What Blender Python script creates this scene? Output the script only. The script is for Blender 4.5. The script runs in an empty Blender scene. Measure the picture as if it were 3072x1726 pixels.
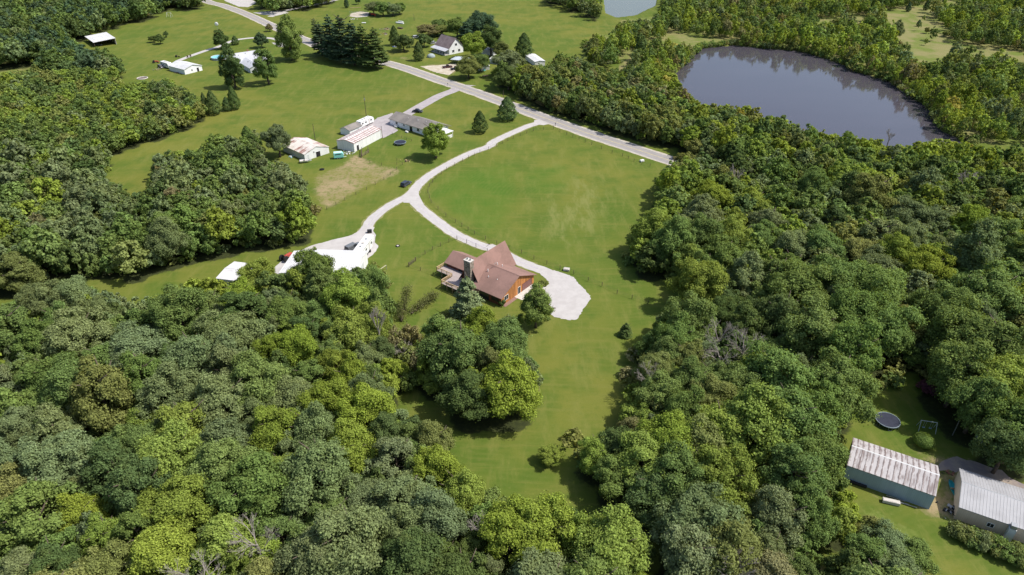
import bpy, math, random
import numpy as np
from mathutils import Vector, Matrix

# ---------------------------------------------------------------- camera, sky, sun, exposure
sc = bpy.context.scene
PITCH = math.radians(32.3); CAMH = 100.0; FPX = 2049.0
cd = bpy.data.cameras.new('camera'); cam = bpy.data.objects.new('camera', cd)
sc.collection.objects.link(cam); sc.camera = cam
cam.location = (0, 0, CAMH); cam.rotation_euler = (math.pi/2-PITCH, 0, 0)
cd.sensor_width = 36.0; cd.lens = 36.0*FPX/3072.0; cd.clip_start = 1; cd.clip_end = 6000
world = bpy.data.worlds.new('World'); sc.world = world; world.use_nodes = True
wn = world.node_tree; wn.nodes.clear()
sky = wn.nodes.new('ShaderNodeTexSky'); sky.sky_type = 'NISHITA'; sky.sun_disc = False
SUN_EL = math.radians(55)
sky.sun_elevation = SUN_EL; sky.sun_rotation = math.radians(90); sky.air_density = 1.0; sky.dust_density = 2.0
bg = wn.nodes.new('ShaderNodeBackground'); bg.inputs[1].default_value = 0.145
wo = wn.nodes.new('ShaderNodeOutputWorld')
wn.links.new(sky.outputs[0], bg.inputs[0]); wn.links.new(bg.outputs[0], wo.inputs[0])
sl = bpy.data.lights.new('sun', 'SUN'); sl.energy = 4.8; sl.angle = math.radians(0.5); sl.color = (1, .95, .87)
so = bpy.data.objects.new('sun', sl); sc.collection.objects.link(so)
so.rotation_euler = (0, math.pi/2-SUN_EL, math.radians(-4))
sc.view_settings.view_transform = 'Standard'; sc.view_settings.look = 'None'
sc.view_settings.exposure = 0.2; sc.view_settings.gamma = 1
sc.cycles.max_bounces = 5; sc.cycles.diffuse_bounces = 3; sc.cycles.transmission_bounces = 3

# ---------------------------------------------------------------- projections (ground layout)
K = 3072/2576.0
cP, sP = math.cos(PITCH), math.sin(PITCH)
def S(x, y, z=0.):
    a = (x-1536)/FPX; b = -(y-863)/FPX
    d = (a, cP+b*sP, -sP+b*cP); t = (z-CAMH)/d[2]
    return Vector((t*d[0], t*d[1], z))
def D(x, y, z=0.): return S(x*K, y*K, z)
def px(X, Y, Z):
    Z = Z-CAMH; f = Y*cP-Z*sP; u = Y*sP+Z*cP
    return (1536+FPX*X/f, 863-FPX*u/f)
def ppm(ysrc): return (ysrc+432.3)*cP/CAMH
def inpoly(px_, py_, poly):
    px_ = np.asarray(px_, float); py_ = np.asarray(py_, float); r = np.zeros(px_.shape, bool); n = len(poly); j = n-1
    for i in range(n):
        xi, yi = poly[i]; xj, yj = poly[j]
        if yi != yj:
            c = ((yi > py_) != (yj > py_)) & (px_ < (xj-xi)*(py_-yi)/(yj-yi)+xi)
            r ^= c
        j = i
    return r

# ---------------------------------------------------------------- mesh helpers
col = sc.collection
class MB:
    def __init__(s): s.v = []; s.f = []
    def add(s, vs, fs):
        n = len(s.v); s.v += [tuple(v) for v in vs]; s.f += [tuple(i+n for i in f) for f in fs]; return s
    def box(s, x0, y0, z0, x1, y1, z1):
        return s.add([(x0,y0,z0),(x1,y0,z0),(x1,y1,z0),(x0,y1,z0),(x0,y0,z1),(x1,y0,z1),(x1,y1,z1),(x0,y1,z1)],
            [(3,2,1,0),(4,5,6,7),(0,1,5,4),(1,2,6,5),(2,3,7,6),(3,0,4,7)])
    def hexa(s, lo, hi):
        return s.add(list(lo)+list(hi), [(3,2,1,0),(4,5,6,7),(0,1,5,4),(1,2,6,5),(2,3,7,6),(3,0,4,7)])
    def prism(s, prof, y0, y1, axis='y'):
        n = len(prof)
        if axis == 'y': a = [(p[0], y0, p[1]) for p in prof]+[(p[0], y1, p[1]) for p in prof]
        elif axis == 'x': a = [(y0, p[0], p[1]) for p in prof]+[(y1, p[0], p[1]) for p in prof]
        else: a = [(p[0], p[1], y0) for p in prof]+[(p[0], p[1], y1) for p in prof]
        return s.add(a, [tuple(range(n)), tuple(range(2*n-1, n-1, -1))]+[(i, i+n, (i+1) % n+n, (i+1) % n) for i in range(n)])
    def tube(s, p, q, r0, r1=None, n=6):
        r1 = r0 if r1 is None else r1; p = Vector(p); q = Vector(q); d = (q-p)
        if d.length < 1e-6: return s
        d.normalize(); a = d.orthogonal().normalized(); b = d.cross(a); vs = []
        for c, r in ((p, r0), (q, r1)):
            for i in range(n):
                t = 2*math.pi*i/n; vs.append(c+a*r*math.cos(t)+b*r*math.sin(t))
        return s.add(vs, [tuple(range(n-1, -1, -1)), tuple(range(n, 2*n))]+[(i, (i+1) % n, (i+1) % n+n, i+n) for i in range(n)])
    def ring(s, c, R, r, n=28, m=6):
        vs = []; fs = []
        for i in range(n):
            t = 2*math.pi*i/n
            for j in range(m):
                u = 2*math.pi*j/m; q = R+r*math.cos(u); vs.append((c[0]+q*math.cos(t), c[1]+q*math.sin(t), c[2]+r*math.sin(u)))
        for i in range(n):
            for j in range(m):
                fs.append((i*m+j, ((i+1) % n)*m+j, ((i+1) % n)*m+(j+1) % m, i*m+(j+1) % m))
        return s.add(vs, fs)
    def disc(s, c, R, n=28): return s.add([(c[0]+R*math.cos(2*math.pi*i/n), c[1]+R*math.sin(2*math.pi*i/n), c[2]) for i in range(n)], [tuple(range(n))])
    def ball(s, c, rx, ry, rz, n=10, m=6):
        vs = []; fs = []
        for j in range(m+1):
            ph = math.pi*j/m
            for i in range(n):
                t = 2*math.pi*i/n; vs.append((c[0]+rx*math.sin(ph)*math.cos(t), c[1]+ry*math.sin(ph)*math.sin(t), c[2]+rz*math.cos(ph)))
        for j in range(m):
            for i in range(n): fs.append((j*n+i, (j+1)*n+i, (j+1)*n+(i+1) % n, j*n+(i+1) % n))
        return s.add(vs, fs)
    def obj(s, name, m, parent=None, smooth=False, bevel=0):
        me = bpy.data.meshes.new(name); me.from_pydata(s.v, [], s.f); me.validate(); me.update()
        me.materials.append(m)
        if smooth: me.shade_smooth()
        o = bpy.data.objects.new(name, me); col.objects.link(o)
        if parent: o.parent = parent
        if bevel:
            b = o.modifiers.new('bevel', 'BEVEL'); b.width = bevel; b.segments = 2; b.limit_method = 'ANGLE'
        return o
def tag(o, label=None, cat=None, group=None, kind=None):
    if label: o['label'] = label
    if cat: o['category'] = cat
    if group: o['group'] = group
    if kind: o['kind'] = kind
    return o
def empty(name, loc, rz=0., label=None, cat=None, group=None):
    o = bpy.data.objects.new(name, None); o.empty_display_size = .5; col.objects.link(o)
    o.location = loc; o.rotation_euler = (0, 0, rz); return tag(o, label, cat, group)

# ---------------------------------------------------------------- materials
class NT:
    def __init__(s, m): s.t = m.node_tree; s.n = s.t.nodes
    def new(s, t, **k):
        n = s.n.new(t)
        for a, b in k.items():
            if a.startswith('i_'): n.inputs[a[2:].replace('_', ' ')].default_value = b
            else: setattr(n, a, b)
        return n
    def link(s, a, b): s.t.links.new(a, b)
    def noise(s, vec, scale, detail=3, rough=.55):
        n = s.new('ShaderNodeTexNoise'); n.inputs['Scale'].default_value = scale; n.inputs['Detail'].default_value = detail
        n.inputs['Roughness'].default_value = rough
        if vec is not None: s.link(vec, n.inputs['Vector'])
        return n.outputs['Fac']
    def ramp(s, fac, lo, hi, a=0., b=1.):
        r = s.new('ShaderNodeMapRange', interpolation_type='SMOOTHSTEP'); s.link(fac, r.inputs[0])
        for i, v in zip((1, 2, 3, 4), (lo, hi, a, b)): r.inputs[i].default_value = v
        return r.outputs[0]
    def mix(s, f, a, b, mode='MIX'):
        m = s.new('ShaderNodeMix', data_type='RGBA', blend_type=mode)
        for v, i in ((f, m.inputs[0]), (a, m.inputs[6]), (b, m.inputs[7])):
            if isinstance(v, (int, float)): i.default_value = v
            elif isinstance(v, tuple): i.default_value = (*v[:3], 1)
            else: s.link(v, i)
        return m.outputs[2]
    def math(s, op, a, b=0.):
        m = s.new('ShaderNodeMath', operation=op)
        for v, i in ((a, m.inputs[0]), (b, m.inputs[1])):
            if isinstance(v, (int, float)): i.default_value = v
            else: s.link(v, i)
        return m.outputs[0]
    def mapping(s, vec, scale, rot=(0, 0, 0)):
        m = s.new('ShaderNodeMapping'); s.link(vec, m.inputs[0]); m.inputs['Scale'].default_value = scale; m.inputs['Rotation'].default_value = rot
        return m.outputs[0]
def newmat(name):
    m = bpy.data.materials.new(name); m.use_nodes = True; m.node_tree.nodes.clear(); return m, NT(m)
def finish(nt, colr, rough=.8, bump=None, bs=.3, metallic=0., spec=.3):
    p = nt.new('ShaderNodeBsdfPrincipled'); o = nt.new('ShaderNodeOutputMaterial'); nt.link(p.outputs[0], o.inputs[0])
    if isinstance(colr, tuple): p.inputs['Base Color'].default_value = (*colr, 1)
    else: nt.link(colr, p.inputs['Base Color'])
    p.inputs['Roughness'].default_value = rough; p.inputs['Metallic'].default_value = metallic; p.inputs['Specular IOR Level'].default_value = spec
    if bump is not None:
        b = nt.new('ShaderNodeBump'); b.inputs['Strength'].default_value = bs; b.inputs['Distance'].default_value = .1
        nt.link(bump, b.inputs['Height']); nt.link(b.outputs[0], p.inputs['Normal'])
    return p
_mc = {}
def paint(c, var=.18, rough=.7, scale=1.2, metallic=0., key=None):
    k = (c, var, rough, scale, metallic)
    if k in _mc: return _mc[k]
    m, nt = newmat('surface'); tc = nt.new('ShaderNodeTexCoord').outputs['Object']
    n = nt.noise(tc, scale, 4); n2 = nt.noise(tc, scale*9, 2)
    f = nt.math('MULTIPLY', nt.math('ADD', n, n2), .5)
    f = nt.ramp(f, .3, .7)
    lo = tuple(max(0, x*(1-var)) for x in c); hi = tuple(min(1, x*(1+var)) for x in c)
    finish(nt, nt.mix(f, lo, hi), rough, metallic=metallic); _mc[k] = m; return m
def metal_sheet(name, base, rust, amount, rib=.6, axis=0, dirt=(.3, .28, .27), streak=2.5, stripe=0, sw=.36):
    """ribbed sheet metal; panels repeat along local x, streaks run down the slope"""
    m, nt = newmat(name); tc = nt.new('ShaderNodeTexCoord').outputs['Object']
    sep = nt.new('ShaderNodeSeparateXYZ'); nt.link(tc, sep.inputs[0])
    x = sep.outputs[axis]
    fr = nt.math('FRACT', nt.math('DIVIDE', x, rib)); seam = nt.ramp(nt.math('ABSOLUTE', nt.math('SUBTRACT', fr, .5)), .36, .47)
    sc_ = (1/rib*.9, .12, .12) if axis == 0 else (.12, 1/rib*.9, .12)
    st = nt.noise(nt.mapping(tc, sc_), streak, 4, .6)
    big = nt.noise(tc, .35, 3)
    r = nt.ramp(nt.math('ADD', nt.math('MULTIPLY', st, .65), nt.math('MULTIPLY', big, .35)), .62-amount*.25, .74-amount*.22)
    c = nt.mix(nt.ramp(big, .35, .65), base, tuple(b*.86 for b in base))
    c = nt.mix(nt.math('MULTIPLY', seam, .35), c, dirt)
    c = nt.mix(nt.math('MULTIPLY', r, min(1, .35+amount)), c, rust)
    if stripe:
        f2 = nt.math('FRACT', nt.math('DIVIDE', x, stripe)); st2 = nt.noise(nt.mapping(tc, (1.3/stripe, .5, .5)), 1.6, 3, .7)
        band = nt.ramp(nt.math('ADD', nt.math('ABSOLUTE', nt.math('SUBTRACT', f2, .5)), nt.math('MULTIPLY', nt.math('SUBTRACT', st2, .5), 1.1)), sw, sw+.16)
        c = nt.mix(nt.math('MULTIPLY', band, .8), c, rust)
    finish(nt, c, .5, bump=seam, bs=.5); return m
def shingle(name, a, b):
    m, nt = newmat(name); tc = nt.new('ShaderNodeTexCoord').outputs['Object']
    big = nt.noise(tc, .25, 3); fine = nt.noise(nt.mapping(tc, (1.2, 4, 4)), 2.2, 3, .7)
    c = nt.mix(nt.ramp(nt.math('ADD', nt.math('MULTIPLY', big, .6), nt.math('MULTIPLY', fine, .4)), .38, .62), a, b)
    finish(nt, c, .9, bump=fine, bs=.3); return m
def siding(name, base, board=.25, axis=2, var=.12):
    m, nt = newmat(name); tc = nt.new('ShaderNodeTexCoord').outputs['Object']
    sep = nt.new('ShaderNodeSeparateXYZ'); nt.link(tc, sep.inputs[0])
    s = sep.outputs[2] if axis == 2 else nt.math('ADD', sep.outputs[0], sep.outputs[1])
    fr = nt.math('FRACT', nt.math('DIVIDE', s, board)); seam = nt.ramp(fr, .8, .98)
    n = nt.noise(nt.mapping(tc, (1, 1, .15)), 1.3, 4)
    c = nt.mix(nt.ramp(n, .35, .65), tuple(x*(1-var) for x in base), tuple(min(1, x*(1+var)) for x in base))
    c = nt.mix(nt.math('MULTIPLY', seam, .3), c, tuple(x*.5 for x in base))
    finish(nt, c, .75); return m

def leafmat(name, use_obj, dark=.62, light=1.35):
    m, nt = newmat(name)
    if use_obj: base = nt.new('ShaderNodeObjectInfo').outputs['Color']
    else: base = nt.new('ShaderNodeAttribute', attribute_name='tint').outputs['Color']
    g = nt.new('ShaderNodeNewGeometry')
    rnd = g.outputs['Random Per Island']
    v = nt.math('ADD', nt.math('MULTIPLY', rnd, light-dark), dark)
    vc = nt.new('ShaderNodeCombineXYZ'); 
    for i in range(3): nt.link(v, vc.inputs[i])
    c = nt.mix(1., base, vc.outputs[0], 'MULTIPLY')
    pos = g.outputs['Position']; n = nt.noise(pos, .45, 2)
    c = nt.mix(nt.math('MULTIPLY', nt.ramp(n, .5, .75), .3), c, (.17, .19, .045))
    d = nt.new('ShaderNodeBsdfDiffuse'); t = nt.new('ShaderNodeBsdfTranslucent'); mx = nt.new('ShaderNodeMixShader'); o = nt.new('ShaderNodeOutputMaterial')
    nt.link(c, d.inputs[0]); c2 = nt.mix(1., c, (1.2, 1.1, .5), 'MULTIPLY'); nt.link(c2, t.inputs[0])
    mx.inputs[0].default_value = .36; nt.link(d.outputs[0], mx.inputs[1]); nt.link(t.outputs[0], mx.inputs[2]); nt.link(mx.outputs[0], o.inputs[0])
    return m
M_LEAF = leafmat('foliage', True); M_LEAFV = leafmat('foliage_mass', False)
M_BARK = paint((.11, .085, .065), .3, .9, 2.); M_DEAD = paint((.27, .24, .21), .2, .9, 2.)
M_POST = paint((.10, .075, .055), .3, .9, 3.); M_WHITE = paint((.70, .70, .69), .06, .5); M_GLASS = paint((.025, .03, .035), .2, .15)
M_BLACK = paint((.02, .02, .022), .2, .5); M_TYRE = paint((.025, .025, .025), .2, .85); M_STEEL = paint((.35, .36, .37), .15, .4, metallic=.6)
M_CONC = paint((.5, .47, .43), .12, .85); M_TIMBER = paint((.42, .30, .17), .15, .8); M_RED = paint((.42, .035, .02), .2, .45)

# ================================================================ TREE PLACEMENT (before the ground, which darkens under crowns)
rng = np.random.RandomState(7); random.seed(7)
TONE = dict(dark=(.056, .082, .028), mid=(.082, .117, .034), grey=(.092, .117, .052), yellow=(.118, .152, .026), olive=(.106, .120, .038),
            brown=(.115, .108, .050), lime=(.114, .150, .032), gold=(.17, .155, .035), blue=(.104, .136, .064), deep=(.042, .068, .038))
TWORD = dict(dark='dark green', mid='mid green', grey='grey-green', yellow='yellow-green', olive='olive green', brown='brownish', lime='bright green',
             gold='golden yellow', blue='blue-green', deep='very dark green')
W_A = [(-160,765),(0,752),(75,748),(95,715),(140,703),(200,700),(240,725),(300,738),(345,752),(380,741),(440,715),(500,705),(545,728),(590,715),(610,668),(640,660),(690,675),(705,705),(740,710),(762,645),(790,624),(830,645),(850,690),(880,698),(900,668),(940,665),(960,695),(975,745),(985,780),(985,860),(1000,930),(1000,985),(970,1005),(1010,1020),(1080,1050),(1120,1090),(1150,1140),(1175,1205),(1250,1222),(1300,1242),(1370,1268),(1430,1280),(1475,1300),(1500,1315),(1600,1315),(1650,1290),(1650,1640),(-160,1640)]
W_B = [(1055,835),(1110,795),(1170,790),(1200,778),(1265,788),(1310,820),(1335,860),(1345,890),(1357,950),(1335,1010),(1300,1045),(1240,1045),(1160,1030),(1090,1000),(1050,960),(1045,880)]
W_C = [(1705,400),(1655,425),(1643,500),(1636,515),(1612,557),(1565,590),(1563,645),(1590,665),(1663,692),(1714,710),(1790,735),(1790,752),(1695,757),(1664,787),(1636,825),(1631,860),(1598,875),(1608,925),(1588,950),(1588,1020),(1533,1025),(1528,1076),(1450,1118),(1473,1173),(1513,1210),(1540,1235),(1560,1270),(1620,1315),(1650,1290),(1650,1640),(2345,1640),(2342,1447),(2345,1410),(2318,1360),(2305,1315),(2250,1300),(2215,1305),(2180,1285),(2160,1250),(2135,1235),(2105,1210),(2110,1147),(2125,1110),(2108,1087),(2120,1060),(2150,1035),(2200,1000),(2215,975),(2240,935),(2300,930),(2330,960),(2400,1010),(2430,1040),(2455,1075),(2490,1100),(2500,1150),(2530,1160),(2576,1130),(2760,1100),(2760,385),(2450,365),(2408,352),(2360,350),(2300,352),(2240,365),(2145,335),(2057,330),(1969,300),(1930,288),(1901,280),(1880,262),(1821,266),(1763,258),(1738,240),(1701,215),(1690,185),(1700,160),(1640,140),(1600,160),(1560,170),(1500,165),(1470,150),(1440,140),(1400,135),(1380,165),(1330,162),(1300,150),(1255,150),(1245,180),(1255,205),(1330,250),(1400,283),(1500,312),(1590,342),(1712,368)]
W_D = [(1475,140),(1475,110),(1500,85),(1530,90),(1560,50),(1650,42),(1690,-70),(2760,-70),(2760,385),(2450,362),(2408,345),(2360,320),(2352,283),(2315,255),(2270,225),(2232,200),(2145,176),(2132,162),(2019,127),(1932,120),(1851,112),(1764,120),(1738,145),(1713,173),(1690,185),(1640,150),(1590,165),(1560,160),(1500,165)]
W_E = [(1330,-70),(1380,5),(1430,20),(1470,40),(1500,48),(1515,40),(1515,-70)]
W_F = [(-160,-80),(515,-80),(508,12),(495,18),(425,14),(350,48),(290,60),(270,72),(245,78),(225,85),(205,92),(150,100),(110,155),(0,162),(-160,170)]
W_G = [(-160,205),(0,185),(80,168),(120,120),(170,92),(200,112),(232,130),(262,120),(300,150),(305,175),(290,200),(295,208),(330,205),(380,200),(410,205),(420,195),(440,210),(470,215),(490,240),(510,262),(515,290),(480,310),(440,330),(380,350),(320,365),(260,390),(255,440),(290,450),(300,470),(330,480),(370,475),(375,430),(400,390),(430,370),(470,380),(505,370),(520,340),(560,335),(600,345),(640,325),(655,350),(665,400),(720,410),(755,440),(790,480),(790,520),(770,560),(765,590),(750,606),(690,620),(620,620),(560,632),(520,646),(470,656),(430,670),(380,682),(310,690),(250,694),(200,690),(100,690),(60,735),(-160,745)]
W_I = [(600,-70),(648,0),(660,27),(720,25),(800,15),(840,0),(870,-70)]
EXCL = [ [(2195,930),(2260,918),(2340,938),(2372,985),(2330,1010),(2200,1000)], [(2080,1318),(2112,1335),(2112,1405),(2125,1640),(2012,1640),(2030,1400),(2078,1395)],
         [(2222,25),(2290,15),(2345,20),(2375,60),(2405,105),(2385,150),(2345,172),(2290,150),(2258,110),(2225,60)],
         [(2312,750),(2345,745),(2345,790),(2318,790)], [(2308,800),(2350,812),(2352,875),(2318,880)],
         [(2552,940),(2640,930),(2640,1040),(2552,1040)],
         [(1510,-40),(1515,45),(1550,55),(1600,46),(1655,18),(1665,-40)],
         [(1548,150),(1600,122),(1612,130),(1560,182)],
         [(1205,150),(1250,150),(1262,185),(1215,190)] ]
POND = [(1695,190),(1713,172),(1738,145),(1764,120),(1851,112),(1932,120),(2019,127),(2132,162),(2145,176),(2232,200),(2270,225),(2315,255),(2352,283),(2362,320),(2420,352),(2440,385),(2330,410),(2240,405),(2145,385),(2050,365),(1960,335),(1880,305),(1800,285),(1740,265),(1700,230)]
TREES = []   # x, y, r, h, kind, tone, wood, hero-label
cells = {}
def ckey(x, y): return (int(x//8), int(y//8))
def near_ok(x, y, r, f):
    cx, cy = ckey(x, y)
    for i in range(cx-2, cx+3):
        for j in range(cy-2, cy+3):
            for (a, b, c) in cells.get((i, j), ()):
                if (a-x)**2+(b-y)**2 < (f*(r+c))**2: return False
    return True
def put(x, y, r, h, kind, tone, wood=None, label=None, cat=None):
    TREES.append(dict(x=x, y=y, r=r, h=h, kind=kind, tone=tone, wood=wood, label=label, cat=cat)); cells.setdefault(ckey(x, y), []).append((x, y, r))
def hero(cx, cy, r, h, tone, label, kind='broad', cat='tree', wood=None):
    """crown centre in the layout sheet, placed on the ground under its real height"""
    p = D(cx, cy, h*.6); put(p.x, p.y, r, h, kind, tone, wood, label, cat)
def hbase(cx, cy, r, h, tone, label, kind='broad', cat='tree', wood=None):
    p = D(cx, cy, 0); put(p.x, p.y, r, h, kind, tone, wood, label, cat)

# trees one can single out (positions from the site)
hbase(560,124,4.4,13,'dark','dark green tree behind the round blue pool','tall')
hbase(593,113,2.7,5.5,'dark','small round cedar beside the curved drive behind the pool','cedar')
hbase(660,121,4.2,9,'deep','dark bushy tree at the far corner of the grey-roofed house')
hbase(592,222,6.6,22,'dark','tall dark tree in front of the left side of the grey-roofed house','tall')
hbase(677,212,6.6,21,'mid','tall green tree in front of the right side of the grey-roofed house','tall')
hbase(736,152,8.5,25,'mid','large spreading tree by the bend of the drive, left of the pines','tall')
hbase(797,108,3.6,15,'blue','thin open pine standing left of the dense pine row','pine')
for i,(x_,y_,h_,r_) in enumerate([(812,140,19,6.5),(838,150,25,7.5),(866,158,26,7.5),(893,164,24,7.5),(918,168,23,7),(948,172,22,8)]):
    hbase(x_,y_,r_,h_,'deep' if i<4 else 'dark',['leftmost pine of the dense roadside row','second pine from the left in the dense roadside row','tallest pine in the middle of the roadside row','fourth pine from the left in the roadside row','fifth pine from the left in the roadside row','rightmost lighter pine at the end of the roadside row'][i],'pine')
hbase(521,288,2.2,10,'dark','slim cedar leftmost of the four lawn-edge cedars','cedar')
hbase(541,288,3.7,11,'dark','widest of the four cedars at the lawn edge','cedar')
hbase(574,279,2.5,6.5,'dark','shortest of the four cedars at the lawn edge','cedar')
hbase(592,276,2.9,11,'dark','tall cedar rightmost of the four at the lawn edge','cedar')
hbase(387,107,2.6,4.5,'dark','left tree of the small trio on the far lawn')
hbase(404,111,3.0,6,'dark','tallest tree of the small trio on the far lawn')
hbase(419,94,1.8,4,'dark','small tree farthest back in the trio on the far lawn')
hbase(1097,398,5.8,16,'lime','yellowish green tree hiding the right end of the ranch house','tall')
hbase(1208,334,3.5,9.5,'dark','cone shaped cedar on the lawn between the two drives','cedar')
hbase(1276,302,4.6,10.5,'dark','big rounded cedar beside the road edge','cedar')
hbase(705,396,5.4,14,'grey','grey-green tree left of the rusty roofed barn')
hbase(630,378,3.6,10,'mid','cedar at the wood edge left of the rusty barn','cedar')
hero(1275,962,6.6,15,'yellow','bright yellow-green round tree right of the lawn-side clump',wood='B')
hero(1212,815,4.6,12,'yellow','yellow-green tree just below the red house',wood='B')
hero(1145,880,7.2,17,'mid','largest dark crown of the clump below the red house',wood='B')
hero(1275,855,5.5,14,'mid','green tree at the top right of the clump below the house',wood='B')
hero(1180,985,5.5,12,'dark','dark tree at the shaded foot of the clump',wood='B')
hbase(1178,800,5.2,12.5,'blue','blue-green spruce at the front corner of the red house','spruce')
hbase(1348,824,4.3,13.5,'mid','leafy tree between the red house and the gravel turnaround','tall')
hbase(1573,844,1.9,3.8,'dark','small dark spruce alone on the lawn','spruce')
hbase(1382,1163,2.3,4.0,'lime','small bright green shrub tree alone on the lower lawn')
hbase(1125,852-45,1.6,2.4,'olive','low olive bush left of the blue-green spruce','shrub','shrub')
hbase(1365,722,1.3,2.0,'olive','rounded bush at the drive corner of the red house','shrub','shrub')
hbase(1352,735,1.5,2.2,'lime','bright bush by the garage corner of the red house','shrub','shrub')
hbase(1262,775-8,1.2,1.8,'dark','dark bush against the front corner of the red house','shrub','shrub')
def z4(x, y): return (1180+x/5.358)/K, (60+y/5.358)/K
def hz4(x, y, r, h, tone, label, kind='broad'):
    a, b = z4(x, y); hero(a, b, r*1.15, h*1.08, tone, label, kind)
for i_, (x_, y_, r_, h_, t_) in enumerate([(985, 850, 2.8, 6, 'brown'), (1015, 890, 3.0, 6, 'olive'), (1030, 840, 2.6, 5, 'brown'), (1000, 930, 2.6, 5, 'lime'), (1045, 905, 2.4, 5, 'brown'), (1025, 960, 2.2, 4, 'mid')]):
    hero(x_, y_, r_, h_, t_, ['brown viny thicket at the back left of the tangle beside the dark clump', 'olive thicket in the middle of the tangle beside the dark clump', 'brown thicket at the back right of the tangle beside the dark clump', 'bright bush at the front left of the tangle beside the dark clump', 'brown vines against the left side of the dark clump', 'green bush at the shaded foot of the tangle'][i_], 'shrub', 'thicket')
hz4(160,330,5.2,10,'dark','round tree beside the road left of the white farmhouse')
hz4(400,470,3.0,10,'dark','narrow evergreen on the farmhouse front lawn','cedar')
hz4(490,300,4.0,8,'dark','dark tree between the narrow evergreen and the farmhouse')
hz4(10,220,3.2,11,'dark','pointed cedar beside the brush pile','cedar')
hz4(560,150,6.5,7,'brown','wide brown low tree behind the white farmhouse')
hz4(770,140,5.0,7,'olive','olive tree directly behind the farmhouse roof')
hz4(740,50,4.5,7,'mid','round green bush far behind the farmhouse')
hz4(1020,80,6.0,13,'mid','left crown of the big trees right of the farmhouse')
hz4(1180,190,6.5,15,'deep','dark spruce-like tree right of the farmhouse','pine')
hz4(1400,60,7.5,20,'deep','tallest tree at the back right of the farmhouse')
hz4(1560,290,6.5,16,'dark','tall tree at the field edge right of the farmhouse')
hz4(1290,370,6.5,14,'yellow','yellow-green tree over the carport')
hz4(1200,720,5.5,11,'olive','olive tree at the roadside right of the carport')
hz4(1400,640,4.5,10,'mid','green tree above the turquoise tarp')
hz4(1870,650,6.5,14,'grey','large grey-green roadside tree right of the farmstead')
hz4(1850,900,6.0,11,'dark','dark low tree at the roadside right of the farmstead')
hz4(1740,450,4.5,9,'olive','small olive tree left of the white roofed shed')
hz4(2100,370,5.2,13,'dark','dense dark cedar beside the white roofed shed','cedar')
hz4(1290,100,4.0,10,'mid','middle green crown behind the yellow-green tree')
def z2d(x, y): return (768+x/3.349)/K, (y/3.349)/K
for i,(x_,y_,r_,h_) in enumerate([(1180,60,6,10),(1270,70,6.5,11),(1370,75,6,10),(1440,70,5,9)]):
    a_,b_=z2d(x_,y_); hero(a_,b_,r_,h_,'mid' if i%2 else 'grey',['leftmost','second','third','rightmost'][i]+' rounded crown of the willow clump beyond the garden')
a_,b_=z2d(905,15); hero(a_,b_,2.2,8,'deep','narrow dark cedar left of the willow clump at the top','cedar')
a_,b_=z2d(1020,-10); hero(a_,b_,2.4,7,'deep','dark tree at the top edge left of the willow clump')
a_,b_=z2d(130,270); hero(a_,b_,2.4,5,'brown','small bare brownish tree by the road left of the large spreading tree')
for i,(x_,y_,r_,h_) in enumerate([(1520,225,1.6,4.5),(1600,300,1.9,4.0),(1800,330,2.2,4.5),(1420,60,2.2,7),(1600,40,2.4,7.5),(1300,290,4.0,13)]):
    hero((2304+x_/3.349)/K,(y_/3.349)/K,r_,h_,['deep','olive','olive','deep','deep','grey'][i],['tiny dark cedar in the middle of the dry clearing','sparse olive bush in the dry clearing','low olive bush at the right side of the dry clearing','dark cedar at the top left of the dry clearing','dark cedar at the top of the dry clearing','large grey-green tree left of the dry clearing'][i],'cedar' if i in(0,3,4) else 'broad')
# lower right farmyard
def zq(x, y): return (2600+x/5.44)/K, (1150+y/5.44)/K
a_,b_=zq(905,985); hbase(a_,b_+4,1.9,2.6,'mid','round clipped bush on the lawn above the blue barn','clip','bush')
a_,b_=zq(990,150); hbase(a_,b_,2.0,2.4,(.075,.03,.04),'dark purple shrub on the shaded lawn','shrub','shrub')
def z8(x, y): return (2304+x/3.349)/K, (1294+y/3.349)/K
HEDGE = [(1880,1020),(1960,1055),(2050,1080),(2130,1120),(2210,1150),(2300,1190),(2390,1220),(2470,1260),(2560,1290)]
for i,(x_,y_) in enumerate(HEDGE):
    a_,b_=z8(x_,y_+25); p=D(a_,b_); put(p.x,p.y,1.9+.3*(i%3),2.2+.4*(i%2),'shrub',['grey','olive','mid'][i%3],None,['first','second','third','fourth','fifth','sixth','seventh','eighth','ninth'][i]+' bush from the left in the hedge row below the tan barn','bush')
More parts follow.
